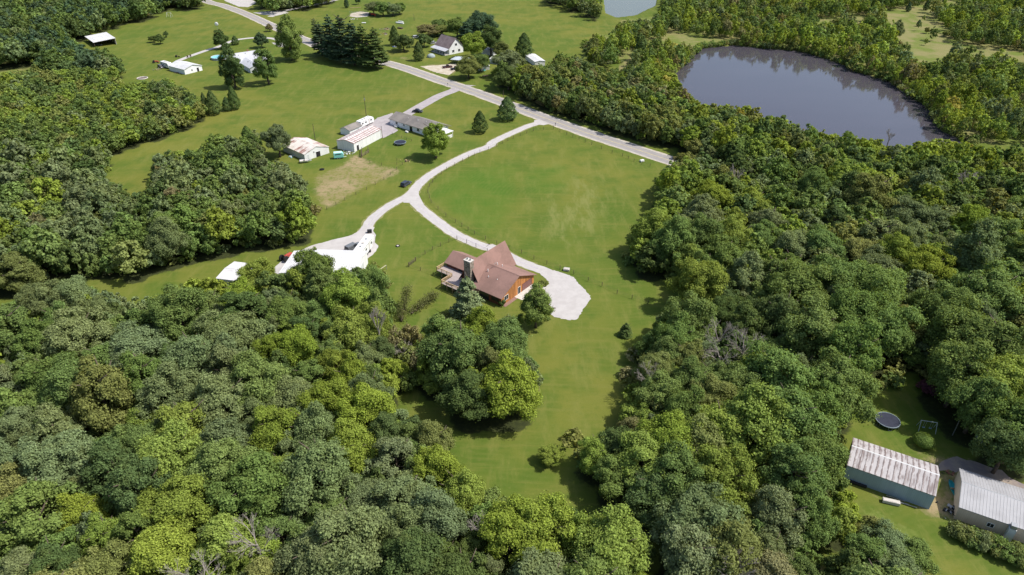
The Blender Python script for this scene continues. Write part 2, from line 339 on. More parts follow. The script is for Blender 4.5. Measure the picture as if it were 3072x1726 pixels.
# named crowns of the woods, for their own colours
for (x_,y_,r_,h_,t_) in [(110,760,5.5,14,'grey'),(170,740,5.5,14,'grey'),(230,790,5.0,13,'grey'),(540,740,4.4,12,'yellow'),(600,745,4.6,12,'yellow'),(490,735,4.0,12,'yellow'),
        (650,690,4.6,13,'lime'),(690,720,4.0,12,'mid'),(785,678,5.0,17,'mid'),(760,705,4.2,14,'lime'),(810,720,5.0,14,'mid'),(870,745,5.5,16,'lime'),(930,712,4.6,15,'mid'),(940,700,4.0,13,'olive'),(720,790,5.0,13,'mid'),
        (880,830,5.5,15,'lime'),(935,810,4.2,14,'lime'),(950,770,3.6,13,'mid'),(740,870,5.0,14,'yellow'),(690,880,4.0,12,'yellow'),(830,890,4.0,11,'mid'),(880,945,4.5,12,'yellow'),(845,925,4.0,12,'yellow'),
        (980,930,3.2,9,'yellow'),(830,1010,5.5,14,'yellow'),(920,1030,5.5,14,'yellow'),(560,1000,6.0,16,'grey'),(640,960,6.5,16,'mid'),(430,990,6.5,16,'grey'),(480,900,6.5,16,'grey'),
        (880,1120,5.0,13,'yellow'),(1090,1100,4.0,11,'olive'),(1100,1180,4.5,12,'yellow'),(690,1080,5.0,13,'yellow'),(1030,1330,4.5,13,'grey'),(1090,1300,5.0,14,'grey'),(200,1290,3.8,12,'yellow'),
        (1290,1330,5.5,14,'yellow'),(1370,1320,6.0,14,'yellow'),(1440,1350,4.5,12,'lime'),(1540,1370,6.0,15,'lime'),(870,1370,7.0,17,'grey'),(790,1400,5.5,15,'grey'),(560,1180,6.0,15,'mid'),(640,1230,6.5,16,'mid')]:
    hero(x_,y_,r_,h_,t_,None,wood='A')
for (x_,y_,r_,h_,t_) in [(1740,470,5.5,14,'lime'),(1790,500,6.0,15,'yellow'),(1700,500,5.0,14,'mid'),(1730,430,5.0,13,'lime'),(1830,470,5.5,14,'mid'),(1650,575,6.0,15,'lime'),(1700,600,6.5,17,'mid'),(1760,590,6.0,16,'mid'),
        (1620,620,4.0,9,'yellow'),(1640,645,4.5,10,'dark'),(1770,680,5.0,13,'mid'),(1820,640,6.0,15,'mid'),(1850,590,5.5,15,'lime'),(1930,560,5.5,14,'grey'),(1990,620,5.5,14,'grey'),(2060,620,6.0,15,'mid'),(2120,590,5.0,14,'olive'),
        (2250,640,6.0,15,'yellow'),(2330,670,6.5,15,'yellow'),(2280,600,5.5,15,'grey'),(2180,540,5.5,14,'mid'),(1870,520,5.0,14,'dark'),(1960,430,5.5,14,'mid'),(2050,470,6.0,14,'mid'),(2450,560,6.0,15,'yellow'),(2420,480,5.0,14,'mid'),
        (2510,600,6.5,16,'mid'),(1735,800,6.0,17,'mid'),(1705,850,5.0,14,'mid'),(1830,745,4.0,10,'dark'),(1652,925,4.0,11,'olive'),(1690,890,4.5,12,'mid'),(1730,900,4.5,12,'olive'),(1665,985,4.6,12,'mid'),(1740,960,5.0,12,'mid'),
        (1790,1000,5.0,13,'olive'),(1850,970,5.0,14,'mid'),(2010,720,7.0,18,'mid'),(2100,700,7.0,18,'mid'),(2200,720,7.5,19,'mid'),(2140,790,7.0,19,'mid'),(2040,830,7.0,18,'mid'),(1960,790,6.0,17,'dark'),(2230,820,6.5,18,'mid'),(2150,880,6.5,18,'mid'),
        (2100,960,6.5,17,'mid'),(1960,950,7.0,18,'mid'),(1900,1060,7.5,18,'lime'),(1990,1050,7.0,18,'mid'),(2060,1020,5.0,15,'mid'),(1800,1080,6.0,15,'lime'),(2480,740,8.0,20,'mid'),(2430,830,7.5,19,'mid'),(2500,870,7.5,19,'mid'),(2420,930,6.5,17,'mid'),(2520,960,6.5,17,'lime'),
        (2470,1000,5.5,16,'mid'),(2540,1110,5.0,14,'dark'),(2585,1060,6.0,17,'mid'),(1598,1080,3.4,8,'brown'),(1500,1140,4.0,9,'lime'),(1560,1130,4.5,10,'dark'),(1620,1160,5.5,13,'lime'),(1690,1110,6.0,15,'yellow'),(1760,1130,6.0,15,'olive'),(1820,1190,6.0,15,'lime'),(1700,1190,5.5,14,'mid'),
        (1760,1320,6.5,16,'grey'),(1820,1370,6.5,15,'olive'),(1740,1390,6.0,15,'grey'),(1560,1195,4.5,10,'mid'),(1640,1230,5.0,11,'dark'),(1700,1260,4.5,11,'dark'),(2000,1200,5.5,15,'mid'),(2060,1140,5.0,14,'mid'),(1960,1290,5.0,14,'grey'),(2030,1290,4.5,13,'mid'),(2240,1370,3.8,7,'grey'),(2290,1400,3.8,7,'mid'),(2200,1330,2.8,5,'olive'),(2260,1440,4.0,8,'grey'),(2180,1400,4.0,8,'mid'),
        (1680,165,4.2,10,'yellow'),(1690,200,4.0,10,'yellow'),(1650,190,4.2,10,'yellow'),(1640,230,4.5,10,'olive'),(1700,260,4.5,10,'lime'),(1760,300,4.8,11,'yellow'),(1800,330,5.0,12,'yellow'),(1740,340,5.0,12,'yellow'),(1820,290,4.5,12,'lime'),(1700,310,4.5,11,'olive')]:
    hero(x_,y_,r_,h_,t_,None,wood='C')
N_HERO = len(TREES)
def size_tone(x, y):
    """display-sheet zone -> (rmin,rmax,h/r,tone weights, kind)"""
    if y < 200 and x > 1450 or (x > 2240 and y < 350):
        if x > 1500: return 1.6, 3.9, 3.3, dict(dark=3, mid=4, grey=2, lime=2.5, yellow=2.2, olive=1.6, brown=.3), 'slim'
    if x > 1240 and x < 1760 and y < 400: return 3.0, 4.3, 2.6, dict(olive=4, mid=3, grey=2, dark=1.5, brown=.6, yellow=.7), 'broad'
    if x > 1240 and y < 480: return 3.4, 5.0, 2.7, dict(mid=4, yellow=1.6, lime=2, dark=2, olive=1.5, grey=2), 'broad'
    if x < 520 and y < 170: return 4.0, 5.6, 2.6, dict(dark=4, deep=3, mid=2, grey=.7), 'broad'
    if x < 530 and y < 400: return 2.4, 3.6, 2.5, dict(mid=4, lime=3, olive=2, dark=2, grey=1, yellow=.8), 'slim'
    if x < 800 and y < 740: return 3.0, 5.4, 2.7, dict(grey=3.5, mid=4.5, dark=1.6, olive=.9, yellow=.3, brown=.18), 'broad'
    if x < 1650 and y > 700: return 3.6, 7.4, 2.5, dict(mid=5, grey=3.5, dark=1.5, lime=1.4, olive=.5, yellow=.3), 'broad'
    return 3.6, 7.4, 2.5, dict(mid=5, grey=2.4, dark=1.6, lime=1.6, olive=.7, yellow=.3, brown=.1), 'broad'
BASE_KEEP = []   # footprints no trunk may stand in, filled below from the buildings
FOOT = [(-64,160,22,14,-4),(-81,158,8,11,-10),(62.8,90.3,15,9,-30),(78.8,81,32,11,-29),(-91,260,15,12,-42),(-63,259,19,9,64),(-54,292,34,11,-40),(-189,382,15,11,-35),(-46,426,14,14,-48),(7.6,406.5,19,6,-72),(-4,149,16,16,52)]
SHORE = []
for a_, b_ in zip(POND, POND[1:]+POND[:1]):
    a_, b_ = D(*a_), D(*b_); SHORE += [(a_.lerp(b_, i/4).x, a_.lerp(b_, i/4).y) for i in range(4)]
def infoot(x, y, mrg=1.5):
    for (ax, ay, L, W, an) in FOOT:
        c, s = math.cos(math.radians(an)), math.sin(math.radians(an)); u = (x-ax)*c+(y-ay)*s; v = -(x-ax)*s+(y-ay)*c
        if -mrg < u < L+mrg and -mrg < v < W+mrg: return True
    return False
ROAD = [(430,-45),(515,1),(560,14),(620,36),(690,68),(760,98),(830,128),(900,142),(1000,166),(1100,200),(1200,234),(1300,271),(1400,308),(1500,343),(1600,376),(1700,409),(1800,440),(1900,470),(2050,515)]
RW = [D(*p) for p in ROAD]
def near_road(x, y, d):
    for a, b in zip(RW[:-1], RW[1:]):
        ab = (b-a).to_2d(); t = max(0, min(1, (Vector((x, y))-a.to_2d()).dot(ab)/ab.length_squared))
        if (Vector((x, y))-a.to_2d()-ab*t).length < d: return True
    return False
def fill(wood, poly, n, f=.62):
    ps = np.array(poly, float); C_ = [D(x, max(y, -70)) for x, y in poly]
    X0, X1 = min(c.x for c in C_)-8, max(c.x for c in C_)+8; Y0, Y1 = min(c.y for c in C_)-15, max(c.y for c in C_)+10
    X = rng.uniform(X0, X1, n); Y = rng.uniform(Y0, Y1, n); rr = rng.rand(n, 4)
    mg = 1.08 if wood == 'C' else .8
    def pj(X, Y, Z):
        Z = Z-CAMH; F = Y*cP-Z*sP; u = Y*sP+Z*cP; return (1536+FPX*X/F)/K, (863-FPX*u/F)/K
    a, b = pj(X, Y, 7.); ok = (a > -150) & (a < 2720) & (b < 1700) & (b > -28) & (Y > 20)
    par = [size_tone(p, q) if o else (3, 4, 2, dict(mid=1), 'broad') for p, q, o in zip(a, b, ok)]
    R0 = np.array([p[0] for p in par]); R1 = np.array([p[1] for p in par]); HR = np.array([p[2] for p in par])
    for ph in (0, 1):
        r = R0+(R1-R0)*rr[:, 0] if not ph else R0*.8; h = r**.75*HR*1.45*(.8+.4*rr[:, 1])
        a, b = pj(X, Y, h*.6); q = (b*K+432.3)*cP/CAMH/K; g = ok.copy()
        for dx, dy in ((0, 0), (-r*mg*q, 0), (r*mg*q, 0), (0, -h*.40*q), (0, h*.46*q)): g &= inpoly(a+dx, b+dy, poly)
        leak = rng.rand(n) < (.004 if wood == 'D' else 0)
        for e in EXCL: g &= leak | ~(inpoly(a, b+h*.1*q, e) | inpoly(a, b+h*.45*q, e)) if e is not EXCL[6] else ~inpoly(a, b+h*.3*q, e)
        bx, by = pj(X, Y, 0.); g &= ~inpoly(bx, by, POND)
        for i in np.nonzero(g)[0]:
            x, y = X[i], Y[i]
            if not near_ok(x, y, r[i], f if not ph else .52): continue
            if infoot(x, y) or near_road(x, y, 3.2+r[i]*.8): continue
            if wood == 'D' and math.sin(x*.043+y*.021)+math.sin(y*.052-x*.03+1.)+.7*math.sin(x*.13)*math.sin(y*.11) > 1.12: continue
            wt, kd = par[i][3], par[i][4]
            if wood in 'CD' and min((x-c_[0])**2+(y-c_[1])**2 for c_ in SHORE) < 230: wt = dict(yellow=4, lime=3, olive=2.5, gold=.35, mid=1, brown=.7)
            ks = list(wt); ws = np.array([wt[k] for k in ks], float)
            gg = math.sin(x*.045+1.3)*math.cos(y*.05)+.6*math.sin(x*.11+y*.09)   # colours drift in patches
            for k_, s_ in (('yellow', 1), ('lime', 1), ('grey', -1), ('dark', -.7)):
                if k_ in wt: ws[ks.index(k_)] *= math.exp(s_*gg*.9)
            tone = ks[int(np.searchsorted(np.cumsum(ws/ws.sum()), rr[i, 2]))]
            put(x, y, r[i], h[i]*(1.12 if rr[i, 3] < .4 else 1), ('broad' if rr[i, 3] > .6 else 'slim') if kd == 'slim' and r[i] > 3.0 else ('tall' if kd == 'broad' and rr[i, 3] < .4 else kd), tone, wood)
fill('B', W_B, 1500); fill('A', W_A, 9000); fill('C', W_C, 42000); fill('G', W_G, 30000); fill('D', W_D, 42000, .92)
fill('E', W_E, 1500); fill('F', W_F, 12000); fill('I', W_I, 2500)
for t in TREES:
    t['d'] = math.sqrt(t['x']**2+t['y']**2+CAMH**2); t['vis'] = t['r']/t['d']
    q = px(t['x'], t['y'], t['h']*.7); t['px'] = q; t['in'] = -110 < q[0] < 3180 and -30 < q[1] < 1850

# ================================================================ GROUND
def axis(lo, hi, f):
    out = [lo]
    while out[-1] < hi: out.append(out[-1]+f(out[-1]))
    return np.array(out)
ys = axis(45, 820, lambda y: max(.75, .0062*y)); ys = np.concatenate([[-1500, -300, -60, 0, 25], ys, [1000, 1500, 2500, 4000]])
xp = axis(0, 620, lambda x: 1.15 if x < 130 else 1.15+(x-130)*.012); xs = np.concatenate([[-4000, -2000, -1000], -xp[::-1], xp[1:], [1000, 2000, 4000]])
GX, GY = np.meshgrid(xs, ys)
def proj_np(X, Y, Z):
    Z = Z-CAMH; f = Y*cP-Z*sP; f = np.where(f < 1, 1, f); u = Y*sP+Z*cP
    return (1536+FPX*X/f)/K, (863-FPX*u/f)/K
PX, PY = proj_np(GX, GY, 0.)
front = GY > 30
def blur(a, n):
    for _ in range(n):
        a = (np.roll(a, 1, 0)+np.roll(a, -1, 0)+2*a)/4; a = (np.roll(a, 1, 1)+np.roll(a, -1, 1)+2*a)/4
    return a
def zmask(polys, n=2):
    m = np.zeros(GX.shape)
    for p, v in polys: m = np.maximum(m, np.where(inpoly(PX, PY, p) & front, v, 0.))
    return blur(m, n)
def s6(pts): return [((768+x/3.349)/K, (432+y/3.349)/K) for x, y in pts]
def s8(pts): return [((2304+x/3.349)/K, (1294+y/3.349)/K) for x, y in pts]
def s1(pts, ox=0, oy=0): return [((ox+x/3.349)/K, (oy+y/3.349)/K) for x, y in pts]
DIRT = [(s6([(560,330),(700,260),(860,220),(960,160),(1010,95),(1050,90),(1060,140),(1200,190),(1400,240),(1470,262),(1420,300),(1280,370),(1150,430),(1000,490),(880,560),(760,630),(690,655),(640,640),(590,500),(575,400)]), .74),
        (s6([(700,600),(880,570),(760,635)]), 1.), (s6([(1150,420),(1285,360),(1290,368),(1165,432)]), 1.), (s6([(1010,90),(1050,85),(1060,150),(930,220),(900,215)]), 1.), (s6([(480,110),(700,60),(690,110),(560,170)]), .6),
        (s8([(740,480),(1000,580),(1500,780),(1650,640),(1740,350),(1500,250),(1450,240),(1800,250),(1990,260),(2200,310),(2576,560),(2576,700),(2000,480),(1960,560),(1870,880),(1700,860),(1480,800),(1100,680),(760,520)]), .85),
        (s8([(1870,880),(2600,1130),(2600,1180),(1840,920)]), .9), (s8([(380,1320),(560,1350),(780,1447),(760,1600),(380,1600)]), .8), (s8([(1080,780),(1150,900),(1230,960),(1130,960)]), .6),
        (s1([(1680,70),(1830,75),(1820,105),(1690,100)]), .8), (s1([(1520,130),(1570,125),(1560,140),(1515,150)]), .8), (s1([(2040,250),(2250,230),(2330,290),(2100,300)], 0, 0), 0.),
        (s1([(1120,700),(1300,720),(1330,800),(1200,810)]), .35), (s1([(0,640),(330,590),(340,610),(0,690)]), .5),
        ([z4(*p) for p in [(60,590),(180,600),(330,650),(330,680),(160,640)]], .9), ([z4(*p) for p in [(460,50),(600,70),(590,100),(470,80)]], .8), ([z4(*p) for p in [(410,650),(570,625),(560,640),(430,672)]], .5),
        ([z4(*p) for p in [(430,740),(780,720),(1100,690),(1120,740),(960,850),(900,880),(600,790)]], 1.), (s1([(930,150),(1100,130),(1110,160),(960,185)], 768, 0), .7),
        ([(1548,178),(1575,150),(1600,132),(1608,136),(1585,160),(1562,185)], .7), (s1([(2350,1250),(2600,1200),(2600,1290),(2360,1290)], 2304, 0), .6), ([(2330,290),(2576,300),(2576,330),(2400,330)], .35)]
zdirt = zmask(DIRT, 3)
zdry = zmask([([(2222,22),(2290,10),(2345,15),(2385,60),(2410,110),(2385,160),(2345,182),(2290,160),(2250,115),(2222,60)], 1.), (W_D, .75), ([(-160,140),(90,140),(110,165),(0,200),(-160,210)], .7), ([(1540,190),(1610,120),(1625,140),(1560,195)], .8), (s8([(960,760),(1300,900),(1540,1000),(1540,1200),(1100,1100),(900,900)]), .5)], 2)
LUSH = [(s6([(1750,500),(2000,300),(2576,200),(2576,600),(2400,900),(2100,760),(1800,560)]), .6), (s1([(100,300),(500,180),(640,320),(500,480),(150,520)], 1536, 432), .4), (s1([(1700,20),(2200,700),(1100,1447),(800,1447),(900,900)], 1536, 864), .0)]
zlush = zmask(LUSH, 5)
zpale = zmask([(s1([(330,600),(560,420),(760,280),(870,380),(1000,520),(900,640),(880,860),(700,960),(560,1100),(420,980),(320,800)], 1536, 432), .8), (s8([(1550,1050),(1850,900),(1900,1200),(1800,1447),(1650,1400)]), 0.)], 6)
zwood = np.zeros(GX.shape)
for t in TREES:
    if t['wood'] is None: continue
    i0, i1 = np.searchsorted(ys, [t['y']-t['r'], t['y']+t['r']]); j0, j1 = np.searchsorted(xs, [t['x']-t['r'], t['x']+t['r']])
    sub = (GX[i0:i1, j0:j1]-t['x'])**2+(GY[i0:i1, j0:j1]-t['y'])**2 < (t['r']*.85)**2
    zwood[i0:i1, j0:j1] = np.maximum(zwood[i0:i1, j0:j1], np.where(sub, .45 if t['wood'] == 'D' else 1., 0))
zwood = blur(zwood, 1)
pond = blur(np.where(inpoly(PX, PY, POND) & front, 1., 0.), 1)
POND2 = [(1512,-60),(1524,30),(1552,42),(1598,36),(1648,12),(1662,-60)]
pond2 = blur(np.where(inpoly(PX, PY, POND2) & front, 1., 0.), 1)
GZ = -2.2*np.clip((np.maximum(pond, pond2)-.15)*1.6, 0, 1)
nv = GX.size; ny, nx = GX.shape
idx = np.arange(nv).reshape(ny, nx)
quads = np.stack([idx[:-1, :-1], idx[:-1, 1:], idx[1:, 1:], idx[1:, :-1]], -1).reshape(-1, 4)
def fastmesh(name, co, faces, m, smooth=False):
    me = bpy.data.meshes.new(name); k = faces.shape[1]
    me.vertices.add(len(co)); me.vertices.foreach_set('co', co.astype(np.float32).ravel())
    me.loops.add(faces.size); me.loops.foreach_set('vertex_index', faces.astype(np.int32).ravel())
    me.polygons.add(len(faces)); me.polygons.foreach_set('loop_start', np.arange(0, faces.size, k, dtype=np.int32)); 
    me.update(calc_edges=True); me.validate()
    if smooth: me.shade_smooth()
    me.materials.append(m); return me
m_ground, nt = newmat('meadow_ground')
geo = nt.new('ShaderNodeNewGeometry').outputs['Position']
att = nt.new('ShaderNodeAttribute', attribute_name='zone'); sp = nt.new('ShaderNodeSeparateColor'); nt.link(att.outputs['Color'], sp.inputs[0])
at2 = nt.new('ShaderNodeAttribute', attribute_name='zone2'); sp2 = nt.new('ShaderNodeSeparateColor'); nt.link(at2.outputs['Color'], sp2.inputs[0])
nb = nt.noise(geo, .012, 4, .6); nm = nt.noise(geo, .07, 4, .6); nf = nt.noise(geo, .9, 4, .7); nff = nt.noise(geo, 4., 3, .7)
strk = nt.noise(nt.mapping(geo, (.28, .07, 1), (0, 0, math.radians(70))), 1., 5, .7); strk2 = nt.noise(nt.mapping(geo, (.07, .5, 1), (0, 0, math.radians(12))), 1., 5, .7)
g = nt.mix(nt.ramp(nb, .36, .64), (.090, .128, .019), (.142, .150, .028))
g = nt.mix(nt.math('MULTIPLY', nt.ramp(nm, .40, .66), .75), g, (.060, .108, .014))
g = nt.mix(nt.math('MULTIPLY', nt.ramp(strk, .46, .70), .55), g, (.170, .172, .044))
g = nt.mix(nt.math('MULTIPLY', nt.ramp(strk2, .48, .68), .5), g, (.152, .156, .036))
g = nt.mix(nt.math('MULTIPLY', sp2.outputs[0], nt.ramp(nm, .3, .6, .4, .9)), g, (.060, .135, .014))
g = nt.mix(nt.math('MULTIPLY', sp2.outputs[1], nt.ramp(strk, .42, .62, .0, .45)), g, (.205, .215, .078))
g = nt.mix(nt.math('MULTIPLY', nt.ramp(nff, .5, .75), .35), g, (.05, .075, .014))
g = nt.mix(nt.math('MULTIPLY', nt.ramp(nf, .55, .8), .3), g, (.20, .195, .06))
wv = nt.new('ShaderNodeTexWave', wave_type='RINGS', rings_direction='Z'); wv.inputs['Scale'].default_value = .22; wv.inputs['Distortion'].default_value = 3.5; wv.inputs['Detail'].default_value = 3; wv.inputs['Detail Scale'].default_value = .35
nt.link(nt.mapping(geo, (1, 1, 1)), wv.inputs['Vector']); wv.inputs['Vector'].links[0].from_node.inputs['Location'].default_value = (-18, -215, 0)
g = nt.mix(nt.math('MULTIPLY', nt.math('MULTIPLY', wv.outputs['Fac'], nt.ramp(nm, .35, .65)), .11), g, (.160, .178, .044))
tuft = nt.noise(geo, .32, 5, .75); g = nt.mix(nt.math('MULTIPLY', nt.ramp(tuft, .55, .72), .4), g, (.058, .105, .016))
def edge(ch, lo, hi): return nt.ramp(nt.math('ADD', ch, nt.math('MULTIPLY', nt.math('ADD', nt.math('SUBTRACT', nf, .5), nt.math('SUBTRACT', nm, .5)), 1.3)), lo, hi)
dry = nt.mix(nt.ramp(nm, .4, .62), (.215, .195, .085), (.13, .165, .035)); g = nt.mix(nt.math('MULTIPLY', edge(sp.outputs[2], .3, .7), .9), g, dry)
dirt = nt.mix(nt.ramp(nf, .35, .7), (.33, .25, .15), (.24, .19, .10)); dirt = nt.mix(nt.math('MULTIPLY', nt.ramp(tuft, .48, .6), .75), dirt, (.13, .15, .04))
g = nt.mix(edge(sp.outputs[1], .3, .95), g, dirt)
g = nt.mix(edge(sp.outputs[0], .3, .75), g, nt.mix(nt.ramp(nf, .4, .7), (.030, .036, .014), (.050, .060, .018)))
finish(nt, g, .95, bump=nf, bs=.35, spec=.1)
me = fastmesh('ground', np.stack([GX, GY, GZ], -1).reshape(-1, 3), quads, m_ground, True)
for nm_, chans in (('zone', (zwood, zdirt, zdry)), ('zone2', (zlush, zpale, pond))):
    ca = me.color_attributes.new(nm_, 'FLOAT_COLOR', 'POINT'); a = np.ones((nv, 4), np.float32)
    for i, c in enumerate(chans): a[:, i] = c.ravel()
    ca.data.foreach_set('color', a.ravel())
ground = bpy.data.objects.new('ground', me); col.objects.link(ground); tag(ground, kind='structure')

# water
def water(name, poly, label, deep):
    m, nt = newmat('pond_water'); geo = nt.new('ShaderNodeNewGeometry').outputs['Position']
    n = nt.noise(geo, 1.6, 3, .6); n2 = nt.noise(nt.mapping(geo, (.02, .06, 1)), 1., 3)
    p = nt.new('ShaderNodeBsdfPrincipled'); o = nt.new('ShaderNodeOutputMaterial'); nt.link(p.outputs[0], o.inputs[0])
    nt.link(nt.mix(n2, deep, tuple(c*1.3 for c in deep)), p.inputs['Base Color']); p.inputs['Roughness'].default_value = .06; p.inputs['IOR'].default_value = 1.42
    b = nt.new('ShaderNodeBump'); b.inputs['Strength'].default_value = .12; b.inputs['Distance'].default_value = .05; nt.link(n, b.inputs['Height']); nt.link(b.outputs[0], p.inputs['Normal'])
    pts = [D(*q) for q in poly]; c = sum(pts, Vector())/len(pts)
    mb = MB(); mb.add([(c+(q-c)*1.03).to_2d().to_3d()+Vector((0, 0, -.75)) for q in pts], [tuple(range(len(pts)))])
    o = mb.obj(name, m); tag(o, kind='structure'); return o
water('pond_water', POND, '', (.055, .050, .062)); water('pond_water', POND2, '', (.10, .105, .08))

# ================================================================ ROADS AND DRIVES
def smooth_line(pts, step=2.0):
    P = [Vector(p) for p in pts]; out = []
    for i in range(len(P)-1):
        p0 = P[max(0, i-1)]; p1 = P[i]; p2 = P[i+1]; p3 = P[min(len(P)-1, i+2)]; n = max(1, int((p2-p1).length/step))
        for k in range(n):
            t = k/n; out.append(.5*((2*p1)+(p2-p0)*t+(2*p0-5*p1+4*p2-p3)*t*t+(3*p1-p0-3*p2+p3)*t**3))
    out.append(P[-1]); return out
def ribbon(name, line, wl, wr, z, m, jit=0., kind='structure', parent=None):
    vs = []; n = len(line)
    for i, p in enumerate(line):
        d = (line[min(n-1, i+1)]-line[max(0, i-1)]).to_2d().normalized(); nrm = Vector((-d.y, d.x))
        a = wl[i] if hasattr(wl, '__len__') else wl; b = wr[i] if hasattr(wr, '__len__') else wr
        a += random.uniform(-jit, jit); b += random.uniform(-jit, jit)
        vs += [(p.x+nrm.x*a, p.y+nrm.y*a, z), (p.x-nrm.x*b, p.y-nrm.y*b, z)]
    mb = MB(); mb.add(vs, [(2*i, 2*i+1, 2*i+3, 2*i+2) for i in range(n-1)]); o = mb.obj(name, m, parent)
    if kind: tag(o, kind=kind)
    return o
def gravelmat(name, a, b):
    m, nt = newmat(name); geo = nt.new('ShaderNodeNewGeometry').outputs['Position']
    n = nt.noise(geo, .35, 6, .7); f = nt.noise(geo, 3.5, 3, .7)
    c = nt.mix(nt.ramp(n, .35, .65), a, b); c = nt.mix(nt.math('MULTIPLY', nt.ramp(f, .5, .8), .3), c, tuple(x*.6 for x in b))
    finish(nt, c, .95, bump=f, bs=.3); return m
M_ASPH = gravelmat('asphalt_road', (.26, .243, .235), (.30, .28, .27)); M_DRIVE = gravelmat('asphalt_drive', (.30, .27, .28), (.37, .34, .34))
M_GRAV = gravelmat('white_gravel', (.45, .428, .415), (.395, .372, .36)); M_SHOULD = gravelmat('road_shoulder', (.50, .45, .38), (.36, .31, .22)); M_RUT = gravelmat('gravel_rut', (.36, .33, .36), (.46, .43, .45))
M_YEL = paint((.52, .44, .20), .2, .8, .5); M_WLINE = paint((.60, .58, .54), .12, .8, .5); M_WORN = gravelmat('worn_grass', (.22, .21, .09), (.16, .17, .05))
rl = smooth_line([D(*p) for p in ROAD], 3.)
ribbon('road_shoulder', rl, 4.6, 4.5, .012, M_SHOULD, .22); ribbon('road', rl, 3.7, 3.7, .03, M_ASPH)
ribbon('centre_line', rl, .13, .13, .036, M_YEL); 
def off(line, d):
    out = []; n = len(line)
    for i, p in enumerate(line):
        q = (line[min(n-1, i+1)]-line[max(0, i-1)]).to_2d().normalized(); out.append(Vector((p.x-q.y*d, p.y+q.x*d, 0)))
    return out
ribbon('edge_line', off(rl, 3.4), .1, .1, .036, M_WLINE); ribbon('edge_line', off(rl, -3.4), .1, .1, .036, M_WLINE)
def z6(x, y): return D((768+x/3.349)/K, (432+y/3.349)/K)
def zz2(x, y): return D((768+x/3.349)/K, (y/3.349)/K)
def zsrc(f, ox, oy): return lambda x, y: S(ox+x/f, oy+y/f)
h_ = zsrc(4.954, 1280, 700); z3s = zsrc(3.349, 1536, 0); z7s = zsrc(3.349, 1536, 432)
DR1 = [z3s(330,1225), z3s(200,1255), z3s(60,1310), zz2(2500,1370), zz2(2380,1430), z6(2340,25), z6(2150,95), z6(1960,190), z6(1800,280), z6(1680,365), z6(1600,450), z6(1575,530), z6(1620,610), z6(1720,700), z6(1850,800), z6(2000,905), z6(2180,990), z6(2330,1045), h_(960,210), h_(1150,300), h_(1330,400), h_(1520,480), h_(1740,560), h_(1900,640)]
d1 = smooth_line(DR1, 1.1); n1 = len(d1)
ribbon('drive_verge', d1[3:-6], 2.45, 2.45, .010, M_WORN, .35)
ribbon('gravel_drive', d1, [1.9+(1.6 if i < 4 else 0) for i in range(n1)], [1.9+(2.2 if i < 4 else 0) for i in range(n1)], .016, M_GRAV, .14)
seg = d1[8:]; ribbon('drive_crown', seg, .22, .22, .021, M_RUT, .12)
DR2 = [z6(1590,480), z6(1500,540), z6(1380,600), z6(1260,680), z6(1160,770), z6(1110,860), z6(1080,940)]
d2 = smooth_line(DR2, 1.1); ribbon('drive_verge', d2, 2.3, 2.5, .008, M_WORN, .35); ribbon('gravel_drive', d2, 1.7, 1.9, .020, M_GRAV, .14)
ribbon('drive_crown', d2[5:-4], .2, .2, .025, M_RUT, .12)
def area(name, pts, z, m, sub=1.2, jit=.25, kind='structure'):
    out = []
    for a, b in zip(pts, pts[1:]+pts[:1]):
        n = max(1, int((b-a).length/sub))
        for k in range(n): q = a.lerp(b, k/n); out.append((q.x+random.uniform(-jit, jit), q.y+random.uniform(-jit, jit), z))
    mb = MB(); mb.add(out, [tuple(range(len(out)))]); o = mb.obj(name, m); tag(o, kind=kind); return o
def sm(pts, step=1.0):
    L = smooth_line(pts+[pts[0]], step); return L[:-1]
area('gravel_yard', sm([h_(1640,490), h_(1800,530), h_(2050,600), h_(2180,650), h_(2240,730), h_(2330,820), h_(2400,900), h_(2440,965), h_(2400,1030), h_(2330,1130), h_(2280,1220), h_(2200,1290), h_(2060,1280), h_(1900,1240), h_(1830,1180), h_(1800,1050), h_(1700,950), h_(1560,960), h_(1400,985), h_(1340,960), h_(1500,830), h_(1640,800), h_(1760,800), h_(1815,720), h_(1700,620)]), .026, M_GRAV, sub=.5, jit=.2)
area('gravel_yard', sm([z6(1490,520), z6(1570,430), z6(1640,420), z6(1635,500), z6(1670,580), z6(1700,640), z6(1610,610), z6(1560,590), z6(1480,590)], 1.), .032, M_GRAV, jit=.05)
z3m = zsrc(7.576, 820, 680)
area('gravel_yard', sm([z3m(2010,0), z3m(1900,130), z3m(1700,220), z3m(1400,290), z3m(1100,370), z3m(850,440), z3m(550,580), z3m(330,680), z3m(60,900), z3m(0,960), z3m(150,1100), z3m(900,1100), z3m(1500,900), z3m(2000,800), z3m(2200,690), z3m(2330,560), z3m(2390,440), z3m(2300,360), z3m(2330,200), z3m(2260,100), z3m(2290,20)], 1.), .030, M_GRAV, jit=.15)
DR3 = [zz2(2060,850), zz2(1990,905), zz2(1850,960), zz2(1700,1040), zz2(1560,1120), zz2(1440,1190), zz2(1330,1260), zz2(1280,1320)]
d3 = smooth_line(DR3, 1.5); ribbon('asphalt_drive', d3, [3.0 if i > 4 else 3+(4-i)*1.3 for i in range(len(d3))], [2.6 if i > 4 else 2.6+(4-i)*1.3 for i in range(len(d3))], .020, M_DRIVE, .05)
zr = zsrc(6.76, 1000, 320)
area('asphalt_drive', [zr(560,450), zr(900,230), zr(1200,130), zr(1260,230), zr(1150,380), zr(1320,480), zr(1020,640), zr(980,640), zr(700,600)], .026, M_DRIVE)
